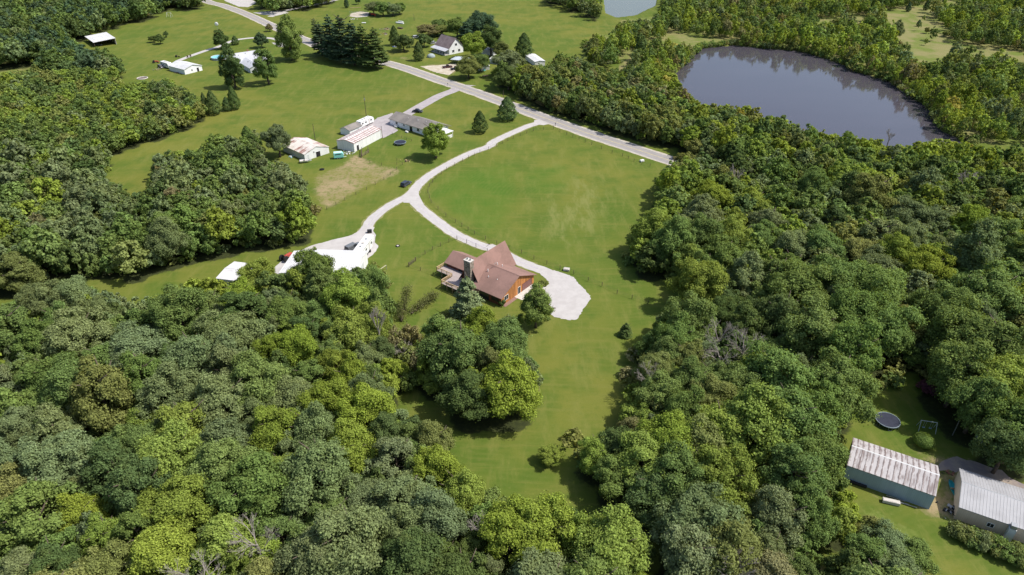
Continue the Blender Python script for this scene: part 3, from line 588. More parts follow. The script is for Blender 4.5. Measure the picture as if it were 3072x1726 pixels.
# top left drive to the grey-roofed house and the white garage
z5 = zsrc(4.019, 220, 60)
d4 = smooth_line([z5(2600,330), z5(2520,270), z5(2400,225), z5(2200,215), z5(2000,235), z5(1900,260), z5(1760,320), z5(1600,370), z5(1400,440), z5(1250,500)], 2.)
ribbon('concrete_drive', d4, 1.7, 1.7, .016, M_GRAV, .05); area('concrete_drive', [z5(2390,275), z5(2500,280), z5(2570,330), z5(2480,328)], .024, M_GRAV)
d5 = smooth_line([zz2(140,170), zz2(300,110), zz2(480,70), zz2(700,25), zz2(900,-25)], 3.); ribbon('gravel_lane', d5, 2.2, 2.2, .016, M_GRAV, .2)
area('gravel_lane', [zz2(-30,130), zz2(60,120), zz2(240,110), zz2(330,130), zz2(200,160), zz2(80,150)], .022, M_GRAV); area('gravel_yard', [S(688,-6), S(745,-6), S(770,8), S(745,22), S(715,20), S(672,2)], .018, M_GRAV)
area('gravel_yard', [S(1180+x/5.358, 60+y/5.358) for x, y in [(430,745),(780,725),(1060,700),(1080,740),(950,850),(890,890),(700,850),(560,800)]], .022, M_SHOULD, jit=.3)
area('gravel_yard', [S(2304+x/3.349, 1294+y/3.349) for x, y in [(1760,290),(1900,270),(2200,330),(2620,560),(2620,680),(2100,470),(1940,400),(1740,400),(1700,330)]], .014, gravelmat('packed_dirt', (.20, .17, .17), (.30, .25, .20)), jit=.5)
area('gravel_yard', [S(1040+x, y) for x, y in [(6,49),(40,46),(68,41),(78,42),(60,50),(30,53)]], .018, M_GRAV, jit=.3)

# ================================================================ TREE MESHES
def leaf_quads(c, nrm, s, rs):
    """c,nrm: (n,3); s:(n,) -> verts (n*4,3): bent little leaf sprays"""
    n = len(c); r = rs.normal(size=(n, 3)); nn = nrm+.42*r; nn /= np.linalg.norm(nn, axis=1)[:, None]+1e-9
    a = np.cross(nn, rs.normal(size=(n, 3))); a /= np.linalg.norm(a, axis=1)[:, None]+1e-9; b = np.cross(nn, a)
    s = s[:, None]; el = rs.uniform(.6, 1., (n, 1))
    v = np.stack([c-a*s, c-b*s*el+nn*s*.15, c+a*s, c+b*s*el+nn*s*.15], 1)
    return v.reshape(-1, 3)
def crown_points(shape, R, H, nl, n, leaf, seed):
    rs = np.random.RandomState(seed)
    if shape in ('pine', 'spruce'):
        z0 = .10*H if shape == 'spruce' else .09*H; C = []; N = []; k = 0; lev = 15 if shape == 'pine' else 18
        for i in range(lev):
            t = i/(lev-1); z = z0+(H-z0)*t*.97; w = (1-t)**(.55 if shape == 'pine' else .62)*R+.3; nb = 9
            for j in range(nb):
                a = rs.rand()*6.283; L = w*rs.uniform(.6, 1.08); m = max(6, int(n/(lev*nb)*(L/R)*2.0)); q = rs.rand(m)**.6
                wd = .2+.42*q*L*rs.uniform(.6, 1.); side = rs.uniform(-1, 1, m)*wd*.8
                up = .25 if shape == 'pine' else -.02
                x = np.cos(a)*q*L-np.sin(a)*side; y = np.sin(a)*q*L+np.cos(a)*side; zz = z+q*L*up-.18*q*q*L+rs.normal(size=m)*.12
                C.append(np.stack([x, y, zz], 1)); N.append(np.stack([.3*np.cos(a)*np.ones(m), .3*np.sin(a)*np.ones(m), np.ones(m)], 1))
        C = np.concatenate(C); N = np.concatenate(N)
    elif shape in ('cedar', 'clip'):
        t = rs.rand(n)**.8
        if shape == 'clip': th = np.arccos(1-1.9*rs.rand(n)); rad = np.sin(th)*R; z = H*.52+np.cos(th)*H*.48
        else: z = .04*H+t*.96*H; rad = R*np.clip(np.minimum(1, (t+.08)*3.2), 0, 1)**.6*np.clip(1-t, 0, 1)**.62*1.12
        a = rs.rand(n)*6.283
        bump = 1+.10*np.sin(a*5+z*2.2)+.10*np.sin(a*3-z*3.1+seed) if shape == 'cedar' else 1.
        rad = rad*bump*rs.uniform(.86, 1.04, n); C = np.stack([rad*np.cos(a), rad*np.sin(a), z], 1)
        N = np.stack([np.cos(a), np.sin(a), np.full(n, .35) if shape == 'cedar' else (z/H-.5)*2.4], 1)
    else:
        # lobed deciduous crown
        zc = {'broad': .55, 'tall': .50, 'slim': .56, 'shrub': .5}[shape]*H; rz = {'broad': .47, 'tall': .49, 'slim': .43, 'shrub': .48}[shape]*H
        gi = np.arange(nl)+.5; ph = np.arccos(1-(1.92 if shape == 'tall' else 1.74)*gi/nl); th = math.pi*(1+5**.5)*gi+seed
        d = np.stack([np.cos(th)*np.sin(ph), np.sin(th)*np.sin(ph), np.cos(ph)], 1)+rs.normal(size=(nl, 3))*.10
        k = rs.uniform(.42, .80, nl); k[rs.choice(nl, max(1, nl//7), False)] *= 1.18
        taper = np.ones(nl)
        if shape == 'broad': taper = np.clip(1.10-.28*np.clip(d[:, 2], 0, 1), .6, 1.1)
        if shape in ('tall', 'slim'): taper = np.clip(1.12-.55*np.clip(d[:, 2], 0, 1), .3, 1.1)
        lc = np.stack([d[:, 0]*R*k*taper, d[:, 1]*R*k*taper, zc+d[:, 2]*rz*k], 1)
        lr = R*rs.uniform(.17, .37, nl)*(1.0 if nl > 16 else 1.25)*np.clip(taper, .7, 1)
        w = lr**2; li = rs.choice(nl, n, p=w/w.sum()); dv = rs.normal(size=(n, 3)); dv[:, 2] = dv[:, 2]+.35; 
        out = (lc[li]-[0, 0, zc])/[R, R, rz]; dv = dv/np.linalg.norm(dv, axis=1)[:, None]+.75*out; dv /= np.linalg.norm(dv, axis=1)[:, None]
        # each bough carries smaller sprays; leaves gather round the sprays
        ns = 13; sd = rs.normal(size=(nl*ns, 3)); sd[:, 2] += .25; sd /= np.linalg.norm(sd, axis=1)[:, None]; so_ = np.repeat((lc-[0, 0, zc])/[R, R, rz], ns, 0)
        sd = sd+.55*so_; sd /= np.linalg.norm(sd, axis=1)[:, None]; sr = np.repeat(lr, ns)
        scn = np.repeat(lc, ns, 0)+sd*(sr*rs.uniform(.55, 1.05, nl*ns))[:, None]*[1, 1, .85]
        si = li*ns+rs.randint(ns, size=n); loc = rs.normal(size=(n, 3)); loc[:, 2] = loc[:, 2]*.75+.2
        C = scn[si]+loc*(sr[si]*.235)[:, None]; loose = rs.rand(n) < .25; C[loose] = (lc[li]+dv*(lr[li]*rs.uniform(.6, 1.05, n))[:, None])[loose]
        N = dv*.35+sd[si]*.5+loc*.28+[0, 0, .35]
        C[:, 2] = np.maximum(C[:, 2], .06*H)
    n = len(C); s = leaf*rs.uniform(.55, 1.25, n)
    return C, N, s, rs
def crown_arrays(shape, R, H, nl, n, leaf, seed):
    C, N, s, rs = crown_points(shape, R, H, nl, n, leaf, seed); v = leaf_quads(C, N, s, rs); return v
def crown_mesh(name, *a):
    v = crown_arrays(*a); f = np.arange(len(v)).reshape(-1, 4); return fastmesh(name, v, f, M_LEAF)
def trunk_mesh(R, H, shape, seed):
    r = random.Random(seed); mb = MB(); top = H*(.93 if shape in ('pine', 'spruce', 'cedar') else .72); r0 = .028*H+.05
    pts = [Vector((0, 0, -.2))]; n = 5
    for i in range(1, n+1): pts.append(Vector((r.uniform(-.02, .02)*H, r.uniform(-.02, .02)*H, top*i/n)))
    for i in range(n): mb.tube(pts[i], pts[i+1], r0*(1-.16*i), r0*(1-.16*(i+1)), 7)
    if shape not in ('cedar', 'clip'):
        for i in range(7):
            k = r.randint(1, n-1); p = pts[k].lerp(pts[k+1], r.random()); a = r.uniform(0, 6.28); L = R*r.uniform(.45, .8)
            q = p+Vector((math.cos(a)*L*.6, math.sin(a)*L*.6, L*(.45 if shape not in ('pine',) else .12))); e = q+Vector((math.cos(a+.4)*L*.4, math.sin(a+.4)*L*.4, L*.3))
            mb.tube(p, q, r0*.42, r0*.26, 5); mb.tube(q, e, r0*.26, r0*.1, 5)
    me = bpy.data.meshes.new('trunk'); me.from_pydata(mb.v, [], mb.f); me.update(); me.materials.append(M_BARK); me.shade_smooth(); return me
PROTO = {}
def protos(shape, R, H, nl, n, leaf, k):
    PROTO[shape] = [(R, H, crown_mesh('crown', shape, R, H, nl+3*i, n, leaf, 11+i*7+len(shape)), trunk_mesh(R, H, shape, i)) for i in range(k)]
protos('broad', 6., 15., 30, 33000, .180, 8)
protos('tall', 6., 17., 32, 30000, .20, 3)
protos('slim', 3., 9., 14, 4200, .22, 3)
protos('pine', 6., 20., 0, 20000, .29, 3)
protos('spruce', 5., 12.5, 0, 14000, .24, 1)
protos('cedar', 3.5, 10., 0, 6000, .20, 2)
protos('clip', 1.9, 2.6, 0, 6000, .10, 1)
protos('shrub', 2., 2.4, 12, 2600, .15, 2)
KNAME = dict(broad='broadleaf_tree', tall='broadleaf_tree', slim='broadleaf_tree', pine='pine_tree', spruce='spruce_tree', cedar='cedar_tree', clip='round_bush', shrub='shrub')
def tonecol(t, j=.14):
    c = tuple(v*2.15 for v in (TONE[t] if isinstance(t, str) else t)); k = rng.uniform(1-j, 1+j); return tuple(max(0, v*k*q) for v, q in zip(c, (rng.uniform(.94, 1.07), 1., rng.uniform(.9, 1.1))))
def make_tree(t, i):
    R, H, cm, tm = PROTO[t['kind']][rng.randint(len(PROTO[t['kind']]))]; root = empty(KNAME[t['kind']], (t['x'], t['y'], 0), rng.uniform(0, 6.28))
    root.scale = (1, 1, 1); sx = t['r']/R; sz = t['h']/H
    for nm_, me in (('crown', cm), ('trunk', tm)):
        o = bpy.data.objects.new(nm_, me); col.objects.link(o); o.parent = root; o.scale = (sx*rng.uniform(.93, 1.07), sx*rng.uniform(.93, 1.07), sz) if nm_ == 'crown' else (sx, sx, sz)
        if nm_ == 'crown': o.color = (*tonecol(t['tone']), 1)
    return root
wooded = sorted([t for t in TREES if t['wood'] and t['in']], key=lambda t: -t['vis'])
n_other = sum(1 for t in TREES if not t['wood'] and KNAME[t['kind']] == 'broadleaf_tree')
indiv = wooded[:300-n_other]; ids = set(id(t) for t in indiv)
WNAME = dict(A='lower left wood', B='clump below the red house', C='right-hand wood', D='wood beyond the pond', E='wood at the top', F='top left wood', G='left hillside wood', I='wood behind the road')
ORD = ['first', 'second', 'third', 'fourth', 'fifth', 'sixth', 'seventh', 'eighth', 'ninth', 'tenth', 'eleventh', 'twelfth']
# label every tree of the woods by wood, belt (near / far) and colour, counted from the left
BELT = dict(A=[0, 980, 1120, 1260, 1420, 1570, 9e9], C=[0, 560, 800, 960, 1110, 1260, 1420, 1590, 9e9], B=[0, 9e9], G=[0, 620, 760, 9e9])
grp = {}
for t in indiv:
    bl = BELT.get(t['wood'], [0, 9e9]); k = 0
    while t['px'][1] > bl[k+1]: k += 1
    grp.setdefault((t['wood'], k, t['tone']), []).append(t)
for (w, k, tone), L in grp.items():
    L.sort(key=lambda t: t['px'][0]); nb = len(BELT.get(w, [0, 9e9]))-1
    where = ''
    if nb > 1:
        where = ('farthest belt of the ' if k == 0 else 'nearest belt of the ' if k == nb-1 else ORD[k]+' belt from the back in the ')
    for i, t in enumerate(L):
        if len(L) == 1: s = 'only %s tree in the %s%s' % (TWORD[tone], where, WNAME[w])
        elif i < 12: s = '%s %s tree from left, %s%s' % (ORD[i], TWORD[tone], where, WNAME[w])
        else: s = '%s %s tree from right, %s%s' % (ORD[min(11, len(L)-1-i)], TWORD[tone], where, WNAME[w])
        t['label'] = s
for i, t in enumerate(TREES):
    if t['wood'] is None or id(t) in ids:
        root = make_tree(t, i); tag(root, t['label'], t['cat'] or 'tree', ('trees of the '+WNAME[t['wood']]) if t['wood'] else ('hedge bushes' if 'hedge' in t['label'] else None))
        for p_, l_ in (('willow', 'willows beyond the garden'), ('dense roadside row', 'pines in the roadside row'), ('lawn-edge', 'cedars at the lawn edge'), ('at the lawn edge', 'cedars at the lawn edge'), ('trio', 'trio of small lawn trees'), ('dry clearing', 'trees of the dry clearing')):
            if p_ in t['label']: root['group'] = l_
# all remaining trees of the woods in one mass
def mass(name, trees, label, cat):
    lib = {}
    for sh in ('broad', 'slim'):
        for lod in range(4):
            for v in range(3):
                if sh == 'broad': R, H = 4.5, 12.; n = [6500, 3000, 1300, 620][lod]; lf = [.27, .36, .50, .68][lod]
                else: R, H = 3., 10.; n = [2200, 1100, 520, 300][lod]; lf = [.23, .31, .43, .56][lod]
                lib[sh, lod, v] = (R, H, crown_arrays(sh, R, H, [20, 14][sh == 'slim'], n, lf, 50+v*5+lod))
    V = []; Cc = []
    for t in trees:
        lod = 0 if t['d'] < 190 else 1 if t['d'] < 290 else 2 if t['d'] < 430 else 3
        if not t['in']: lod = min(3, lod+1) if t['d'] > 150 else lod
        R, H, v = lib['slim' if t['kind'] == 'slim' else 'broad', lod, rng.randint(3)]; a = rng.uniform(0, 6.28); c, s = math.cos(a), math.sin(a)
        sx = t['r']/R; q = np.stack([(v[:, 0]*c-v[:, 1]*s)*sx+t['x'], (v[:, 0]*s+v[:, 1]*c)*sx+t['y'], v[:, 2]*t['h']/H], 1)
        V.append(q.astype(np.float32)); Cc.append(np.tile(np.array([*tonecol(t['tone'], .2), 1], np.float32), (len(q), 1)))
    V = np.concatenate(V); Cc = np.concatenate(Cc); me = fastmesh(name, V, np.arange(len(V)).reshape(-1, 4), M_LEAFV)
    ca = me.color_attributes.new('tint', 'FLOAT_COLOR', 'POINT'); ca.data.foreach_set('color', Cc.ravel())
    o = bpy.data.objects.new(name, me); col.objects.link(o); tag(o, label, cat, None, 'stuff')
rest = [t for t in TREES if t['wood'] and id(t) not in ids]
mass('distant_woodland', rest, 'mixed green and yellowish woodland massed beyond the lawns and round the pond', 'woodland')
# undergrowth along wood edges and on the shore
def undergrowth():
    V = []; Cc = []; lib = [(2., 2.4, crown_arrays('shrub', 2., 2.4, 9, 260, .3, 90+i)) for i in range(3)]
    pts = []
    fringe = [(W_A, 2), (W_B, 2), (W_C, 2), (W_G, 2), (W_F, 2), (W_D, 2)]
    for poly, n in fringe:
        for a, b in zip(poly, poly[1:]+poly[:1]):
            if not all(-60 < q[0] < 2640 and 0 < q[1] < 1500 for q in (a, b)): continue
            pa, pb = D(*a), D(*b); L = (pb-pa).length; m = int(L/2.6)
            inward_below = inpoly([(a[0]+b[0])/2], [(a[1]+b[1])/2-6], poly)[0]   # only near-side edges show their foot
            if not inward_below: continue
            for k in range(m):
                p = pa.lerp(pb, (k+rng.rand())/max(1, m)); pts.append((p.x+rng.normal()*.8, p.y+1.2+rng.normal()*.9, rng.uniform(.8, 1.7)))
    for poly in (POND,):
        for a, b in zip(poly, poly[1:]+poly[:1]):
            pa, pb = D(*a), D(*b); m = int((pb-pa).length/2.)
            cx = D(2050, 260)
            for k in range(m):
                p = pa.lerp(pb, (k+rng.rand())/max(1, m)); o_ = (p-cx).normalized(); d = rng.uniform(1.2, 3.2); pts.append((p.x+o_.x*d, p.y+o_.y*d, rng.uniform(.6, 1.5)))
    for (x, y, s) in pts:
        if infoot(x, y, .5) or near_road(x, y, 5.): continue
        R, H, v = lib[rng.randint(3)]; q = v*s*.8+np.array([x, y, -.1]); V.append(q.astype(np.float32))
        Cc.append(np.tile(np.array([*tonecol(['olive', 'mid', 'lime', 'grey', 'brown'][rng.choice(5, p=[.3, .3, .2, .12, .08])]), 1], np.float32), (len(q), 1)))
    V = np.concatenate(V); Cc = np.concatenate(Cc); me = fastmesh('undergrowth', V, np.arange(len(V)).reshape(-1, 4), M_LEAFV)
    ca = me.color_attributes.new('tint', 'FLOAT_COLOR', 'POINT'); ca.data.foreach_set('color', Cc.ravel())
    o = bpy.data.objects.new('undergrowth', me); col.objects.link(o); tag(o, 'low tangled undergrowth along the wood edges and pond shore', 'undergrowth', None, 'stuff')
undergrowth()
# dead trees
def dead_tree(cx, cy, h, spread, label, seed, lean=(0, 0), wood=True, depth=4):
    r = random.Random(seed); p0 = D(cx, cy, h*.75); p0.z = 0; root = empty('dead_tree', p0, 0, label, 'dead tree', 'dead trees'); spread *= .85; tr = MB(); br = MB()
    top = Vector((lean[0]*h, lean[1]*h, h*.62)); tr.tube((0, 0, -.2), top*.5, .30, .24, 7); tr.tube(top*.5, top, .24, .17, 7)
    def grow(p, d, L, rad, lev):
        q = p+d*L; br.tube(p, q, rad, rad*.62, 5)
        if lev == 0: return
        for _ in range(3 if lev > 1 else 3):
            nd = (d+Vector((r.gauss(0, .5), r.gauss(0, .5), r.gauss(.08, .35)))*spread).normalized(); grow(p.lerp(q, r.uniform(.55, 1.)), nd, L*r.uniform(.55, .8), rad*.62, lev-1)
    for i in range(5):
        a = i*1.26+r.random(); grow(top*r.uniform(.7, 1.), Vector((math.cos(a)*spread, math.sin(a)*spread, .9)).normalized(), h*.17, .10, depth)
    tr.obj('trunk', M_DEAD, root); br.obj('branches', M_DEAD, root); return root
for i, (cx, cy, h, sp_, lb, ln) in enumerate([
    (1795, 840, 14, .75, 'bare grey dead tree among the near edge of the right-hand wood, above the lawn', (.1, 0)), (1870, 850, 16, 1., 'pale dead branches behind the largest dead tree of the right-hand wood', (.05, 0)), (1830, 880, 14, 1.2, 'tangled grey dead crown hanging in the right-hand wood', (-.1, 0)),
    (1850, 440, 14, .6, 'brownish bare treetop in the right-hand wood below the pond', (0, 0)), (2440, 440, 15, .8, 'grey bare treetop near the right edge of the photo', (0, 0)), (950, 810, 15, .35, 'tall bare pole-like dead tree left of the fallen trunks', (0, 0)),
    (1000, 870, 8, 1.2, 'broken pinkish dead tree among vines beside the dark clump', (.2, 0)), (1080, 800, 7, 1.2, 'leaning grey dead branches at the top of the dark clump', (.3, 0)), (640, 1350, 15, .8, 'bare dead tree with forked white limbs near the bottom of the lower left wood', (0, 0)),
    (500, 1440, 15, .9, 'pale dead treetop at the bottom edge of the lower left wood', (0, 0)), (1220, 1320, 12, .7, 'small bare tree in the gap at the bottom of the lower left wood', (0, 0)), (1850, 1420, 14, .6, 'thin white dead trunks at the bottom of the right-hand wood', (0, 0)),
    (1660, 930, 12, .9, 'leaning tan dead limbs at the lawn side of the right-hand wood', (-.2, -.1)), (2240, 755, 12, .7, 'slender dead tree in the right-hand wood', (0, 0)), (2240, 340, 10, .5, 'bare reddish treetop by the near shore of the pond', (0, 0))]):
    dead_tree(cx, cy, h, sp_, lb, 40+i, ln)
# fallen vine-covered trunk on the house lawn
def fallen(a, b, h0, label, seed):
    p, q = D(*a), D(*b); root = empty('fallen_tree', p, 0, label, 'fallen tree', 'fallen trees'); d = q-p; m = MB(); m.tube((0, 0, .3), d+Vector((0, 0, h0)), .32, .16, 7)
    r = random.Random(seed)
    for i in range(26):
        t = r.random(); c = d*t+Vector((0, 0, .3+(h0-.3)*t)); m.tube(c, c+Vector((r.gauss(0, 1), r.gauss(0, 1), r.uniform(0, 1.6))), .06, .02, 4)
    m.obj('trunk', M_BARK, root); n = 1700; rs = np.random.RandomState(seed); t = rs.rand(n)**.8; C = np.array(d)[None]*t[:, None]+rs.normal(size=(n, 3))*np.array([.75, .75, .45])+[0, 0, .9]; C[:, 2] += h0*t; C[:, 2] = np.maximum(C[:, 2], .1)
    v = leaf_quads(C, np.tile([0, 0, 1.], (n, 1)), .17*rs.uniform(.6, 1.2, n), rs); me = fastmesh('vines', v, np.arange(len(v)).reshape(-1, 4), M_LEAF); o = bpy.data.objects.new('vines', me); col.objects.link(o); o.parent = root; o.color = (.15, .165, .06, 1)
fallen((1035, 790), (1098, 752), 1.0, 'brown vine-covered fallen trunk pointing at the red house', 5); fallen((1010, 810), (1030, 765), 4.5, 'dark leaning trunk standing up from the fallen one', 8)

# ================================================================ BUILDINGS
def opening(parent, name, wall, pos, z, w, h, L, W, frame=M_WHITE, pane=M_GLASS, mull=1):
    """window or door set 3 cm proud on a wall: front y=0, back y=W, left x=0, right x=L"""
    d = .05; f = .09
    def R(a0, z0, a1, z1, p0, p1, mb):
        if wall == 'front': mb.box(a0, -p1, z0, a1, -p0, z1)
        elif wall == 'back': mb.box(a0, W+p0, z0, a1, W+p1, z1)
        elif wall == 'left': mb.box(-p1, a0, z0, -p0, a1, z1)
        else: mb.box(L+p0, a0, z0, L+p1, a1, z1)
    m = MB(); a, b = pos-w/2, pos+w/2
    R(a-f, z-f, a, z+h+f, .003, d, m); R(b, z-f, b+f, z+h+f, .003, d, m); R(a, z+h, b, z+h+f, .003, d, m); R(a, z-f, b, z, .003, d, m)
    for i in range(1, mull): c = a+w*i/mull; R(c-.03, z, c+.03, z+h, .003, d*.8, m)
    fr = m.obj(name, frame, parent); g = MB(); R(a, z, b, z+h, .003, .02, g); g.obj('panel' if 'door' in name else 'pane', pane, fr); return fr
def building(name, A, ang, L, W, hE, hR, wallm, roofm, label, cat, ov=.35, wins=(), doors=(), trim=None, gable=True, z0=0., ridge=True):
    root = empty(name, (A[0], A[1], 0), math.radians(ang), label, cat); m = MB()
    m.box(0, 0, z0-.3, L, W, hE)
    if gable: m.prism([(0, hE), (W, hE), (W/2, hR-.06)], 0, .12, 'x'); m.prism([(0, hE), (W, hE), (W/2, hR-.06)], L-.12, L, 'x')
    m.obj('wall', wallm, root)
    r = MB(); t = .13; s = (hR-hE)/(W/2)
    for sgn in (0, 1):
        y0 = -ov if not sgn else W+ov; zl = hE-ov*s; ym = W/2
        lo = [(-ov, y0, zl), (L+ov, y0, zl), (L+ov, ym, hR), (-ov, ym, hR)]
        if sgn: lo = lo[::-1]
        r.hexa(lo, [(a, b, c+t) for a, b, c in lo])
    r.obj('roof', roofm, root)
    if ridge: c = MB(); c.prism([(W/2-.22, hR+t-.02-.22*s), (W/2, hR+t+.05), (W/2+.22, hR+t-.02-.22*s)], -ov-.01, L+ov+.01, 'x'); c.obj('ridge_cap', trim or roofm, root)
    for w in wins: opening(root, 'window', *w[:5], L, W, mull=w[5] if len(w) > 5 else 2)
    for w in doors: opening(root, 'door', *w[:5], L, W, pane=w[5] if len(w) > 5 else M_WHITE, frame=w[6] if len(w) > 6 else M_WHITE)
    return root
M_ROOF_BLUEB = metal_sheet('weathered_metal_roof', (.44, .415, .415), (.16, .12, .115), .5, .95, 0, stripe=.95, sw=.27); M_ROOF_TAN = metal_sheet('pale_metal_roof', (.35, .35, .365), (.26, .25, .25), .2, .5, 0)
M_ROOF_RUST = metal_sheet('rusty_striped_roof', (.74, .70, .68), (.19, .075, .055), .1, .9, 0, stripe=1.3, sw=.13); M_ROOF_BARN = metal_sheet('rusty_barn_roof', (.72, .66, .60), (.26, .10, .07), .55, 1.1, 0, streak=1.2)
M_ROOF_WHITE = metal_sheet('white_metal_roof', (.66, .66, .665), (.48, .46, .44), .2, .6, 0); M_ROOF_RIB = metal_sheet('grey_ribbed_roof', (.66, .65, .66), (.30, .24, .22), .25, .5, 1)
M_W_BLUE = siding('blue_metal_wall', (.30, .385, .43), .3, 0, .05); M_W_TAN = siding('tan_metal_wall', (.56, .45, .36), .3, 0, .05); M_W_WHITE = siding('white_siding', (.70, .70, .69), .3, 0, .06)
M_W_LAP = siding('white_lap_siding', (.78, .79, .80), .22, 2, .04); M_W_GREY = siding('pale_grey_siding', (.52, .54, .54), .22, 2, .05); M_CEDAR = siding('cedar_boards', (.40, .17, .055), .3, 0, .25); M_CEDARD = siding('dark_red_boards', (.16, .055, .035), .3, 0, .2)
M_SH_RED = shingle('red_brown_shingles', (.275, .165, .138), (.205, .125, .104)); M_SH_GREY = shingle('grey_brown_shingles', (.245, .22, .20), (.17, .155, .145)); M_SH_PALE = shingle('pale_grey_shingles', (.48, .49, .53), (.40, .41, .44)); M_SH_PURP = shingle('purple_brown_shingles', (.24, .19, .19), (.16, .12, .12))
M_BRICK = paint((.26, .12, .08), .3, .9, 3.)
DARKDOOR = paint((.02, .018, .022), .2, .6)

b1 = building('metal_barn', (62.8, 90.3), -29.9, 14.6, 8.2, 3.5, 4.95, M_W_BLUE, M_ROOF_BLUEB, 'blue-walled metal barn with a stained white roof in the lower right farmyard', 'barn', .08, trim=M_WHITE, doors=[('right', 4.1, 0, 3., 3., M_WHITE)], wins=[])
b2 = building('metal_barn', (78.8, 81.0), -29.2, 30, 10.2, 3.0, 4.4, M_W_TAN, M_ROOF_TAN, 'tan metal barn with a plain pale ribbed roof at the right edge', 'barn', .12, wins=[('front', 5.2, 1.0, .95, .85, 2), ('front', 12.0, 1.0, .95, .85, 2), ('front', 19., 1.0, .95, .85, 2)], trim=M_STEEL)
c_ = MB(); c_.box(7.5, -.9, -.2, 8.6, -.01, 2.9); c_.obj('flue_chase', M_W_GREY, b2); c_ = MB(); c_.box(7.6, -.85, 2.9, 8.5, .1, 3.7); c_.obj('flue_cap', M_STEEL, b2)
b3 = building('long_shed', (-62.8, 259.3), 63.8, 18.6, 8.4, 3.5, 4.45, M_W_WHITE, M_ROOF_RUST, 'long white shed with rust-striped roof beside the camper trailer', 'shed', .15, trim=M_WHITE, doors=[('front', 2.3, 0, 1.3, 2.2, DARKDOOR)])
b4 = building('small_shed', (-68.3, 277.9), 60, 7.7, 5.2, 2.3, 3.3, M_W_LAP, M_SH_GREY, 'small white shed with brown shingle roof behind the rust-striped shed', 'shed', .3, doors=[('front', 5.3, 0, 1., 1.9, M_W_GREY)])
b5 = building('ranch_house', (-53.7, 292.7), -40, 27, 9., 2.6, 4.5, M_W_LAP, M_SH_GREY, 'long ranch house with grey-brown roof beside the asphalt drive', 'house', .45,
    wins=[('front', 4.5, 1., 1.2, 1.1), ('front', 9.2, 1.2, .9, .9), ('front', 18., .9, 1.4, 1.2), ('front', 23, 1., 1.2, 1.1), ('back', 6, 1, 1.4, 1.1), ('back', 16, 1, 1.8, 1.2)], doors=[('front', 13.6, 0, 1.7, 2.1, M_GLASS), ('back', 11, 0, 1., 2.1)])
r_ = MB(); s_ = 1.9/4.5
for lo in ([(10.5, -.9, 2.62-.9*s_+.45), (27.6, -.9, 2.62-.9*s_+.45), (27.6, 4.6, 4.95), (10.5, 4.6, 4.95)], [(10.5, 4.6, 4.95), (27.6, 4.6, 4.95), (27.6, 10.6, 2.45), (10.5, 10.6, 2.45)]): r_.hexa(lo, [(a, b, c+.14) for a, b, c in lo])
r_.obj('raised_roof', M_SH_GREY, b5)
for i_, (vx, vy) in enumerate([(9., 3.), (15.5, 2.6), (20, 3.2)]): v_ = MB(); v_.tube((vx, vy, 3.2), (vx, vy, 5.1 if i_ else 4.3), .09); v_.obj('vent_pipe', M_WHITE, b5)
b5b = empty('carport', (-32.6, 276.6, 0), math.radians(-40), 'small white carport at the right end of the ranch house', 'carport'); r_ = MB(); r_.box(0, -.5, 2.5, 6, 5.5, 2.64); r_.obj('roof', M_WHITE, b5b)
for x_, y_ in ((.2, 0), (5.8, 0), (5.8, 5), (.2, 5)): r_ = MB(); r_.box(x_-.08, y_-.08, 0, x_+.08, y_+.08, 2.5); r_.obj('post', M_WHITE, b5b)
r_ = MB(); r_.box(5.6, .3, 0, 5.7, 4.9, 1.3); r_.obj('low_wall', M_WHITE, b5b)
b6 = building('rusty_barn', (-91.3, 260.1), -42, 15, 11.2, 2.6, 4.3, M_W_WHITE, M_ROOF_BARN, 'white barn with rust-patched roof and a dark doorway at the paddock', 'barn', .2, trim=M_ROOF_BARN, doors=[('right', 6.1, 0, 1.9, 2.1, DARKDOOR, M_WHITE), ('right', 1.6, 0, .5, 2., M_W_GREY)], wins=[('right', 4.3, 2.1, .5, .5, 1)])
b7 = building('garage', (-188.4, 381.8), -35, 14.5, 10.5, 2.7, 4.2, M_W_LAP, M_ROOF_WHITE, 'white garage with low white roof at the end of the top left drive', 'garage', .35, wins=[('right', 4.4, 1.1, .6, .8, 1)], doors=[('right', 7.9, 0, 1.2, 2.1, DARKDOOR)])
b8 = building('grey_roofed_house', (-152.5, 385.5), 38, 17, 17, 2.8, 6.2, M_W_GREY, M_SH_PALE, 'big house with pale grey roof between two tall trees at the upper left', 'house', .5, wins=[('front', 3, 1, 1.2, 1.1), ('front', 14, 1, 1.2, 1.1)])
b8w = MB(); b8w.box(2.5, -14, -.3, 10.5, -.02, 2.79); b8w.prism([(2.5, 2.8), (10.5, 2.8), (6.5, 4.3)], -14, -13.9, 'y'); b8w.obj('wing_wall', M_W_GREY, b8)
r_ = MB()
for lo in ([(2.1, -14.4, 2.65), (6.5, -14.4, 4.4), (6.5, 3., 4.4), (2.1, 3., 2.65)], [(6.5, -14.4, 4.4), (10.9, -14.4, 2.65), (10.9, 3, 2.65), (6.5, 3, 4.4)]): r_.hexa(lo, [(a, b, c+.14) for a, b, c in lo])
r_.obj('wing_roof', M_SH_PALE, b8)
for vx, vy, vz in [(4, 6.5, 5.4), (8.2, 7.2, 5.7), (13, 6.8, 5.6), (11.5, 3, 4.1), (5, -5, 3.9), (5.2, -8.5, 3.9)]: v_ = MB(); v_.box(vx-.22, vy-.22, vz-.6, vx+.22, vy+.22, vz+.25); v_.obj('roof_vent', M_BLACK, b8)
v_ = MB(); v_.box(10, 8.6, 4, 10.8, 9.4, 7.2); v_.obj('chimney', M_BRICK, b8)
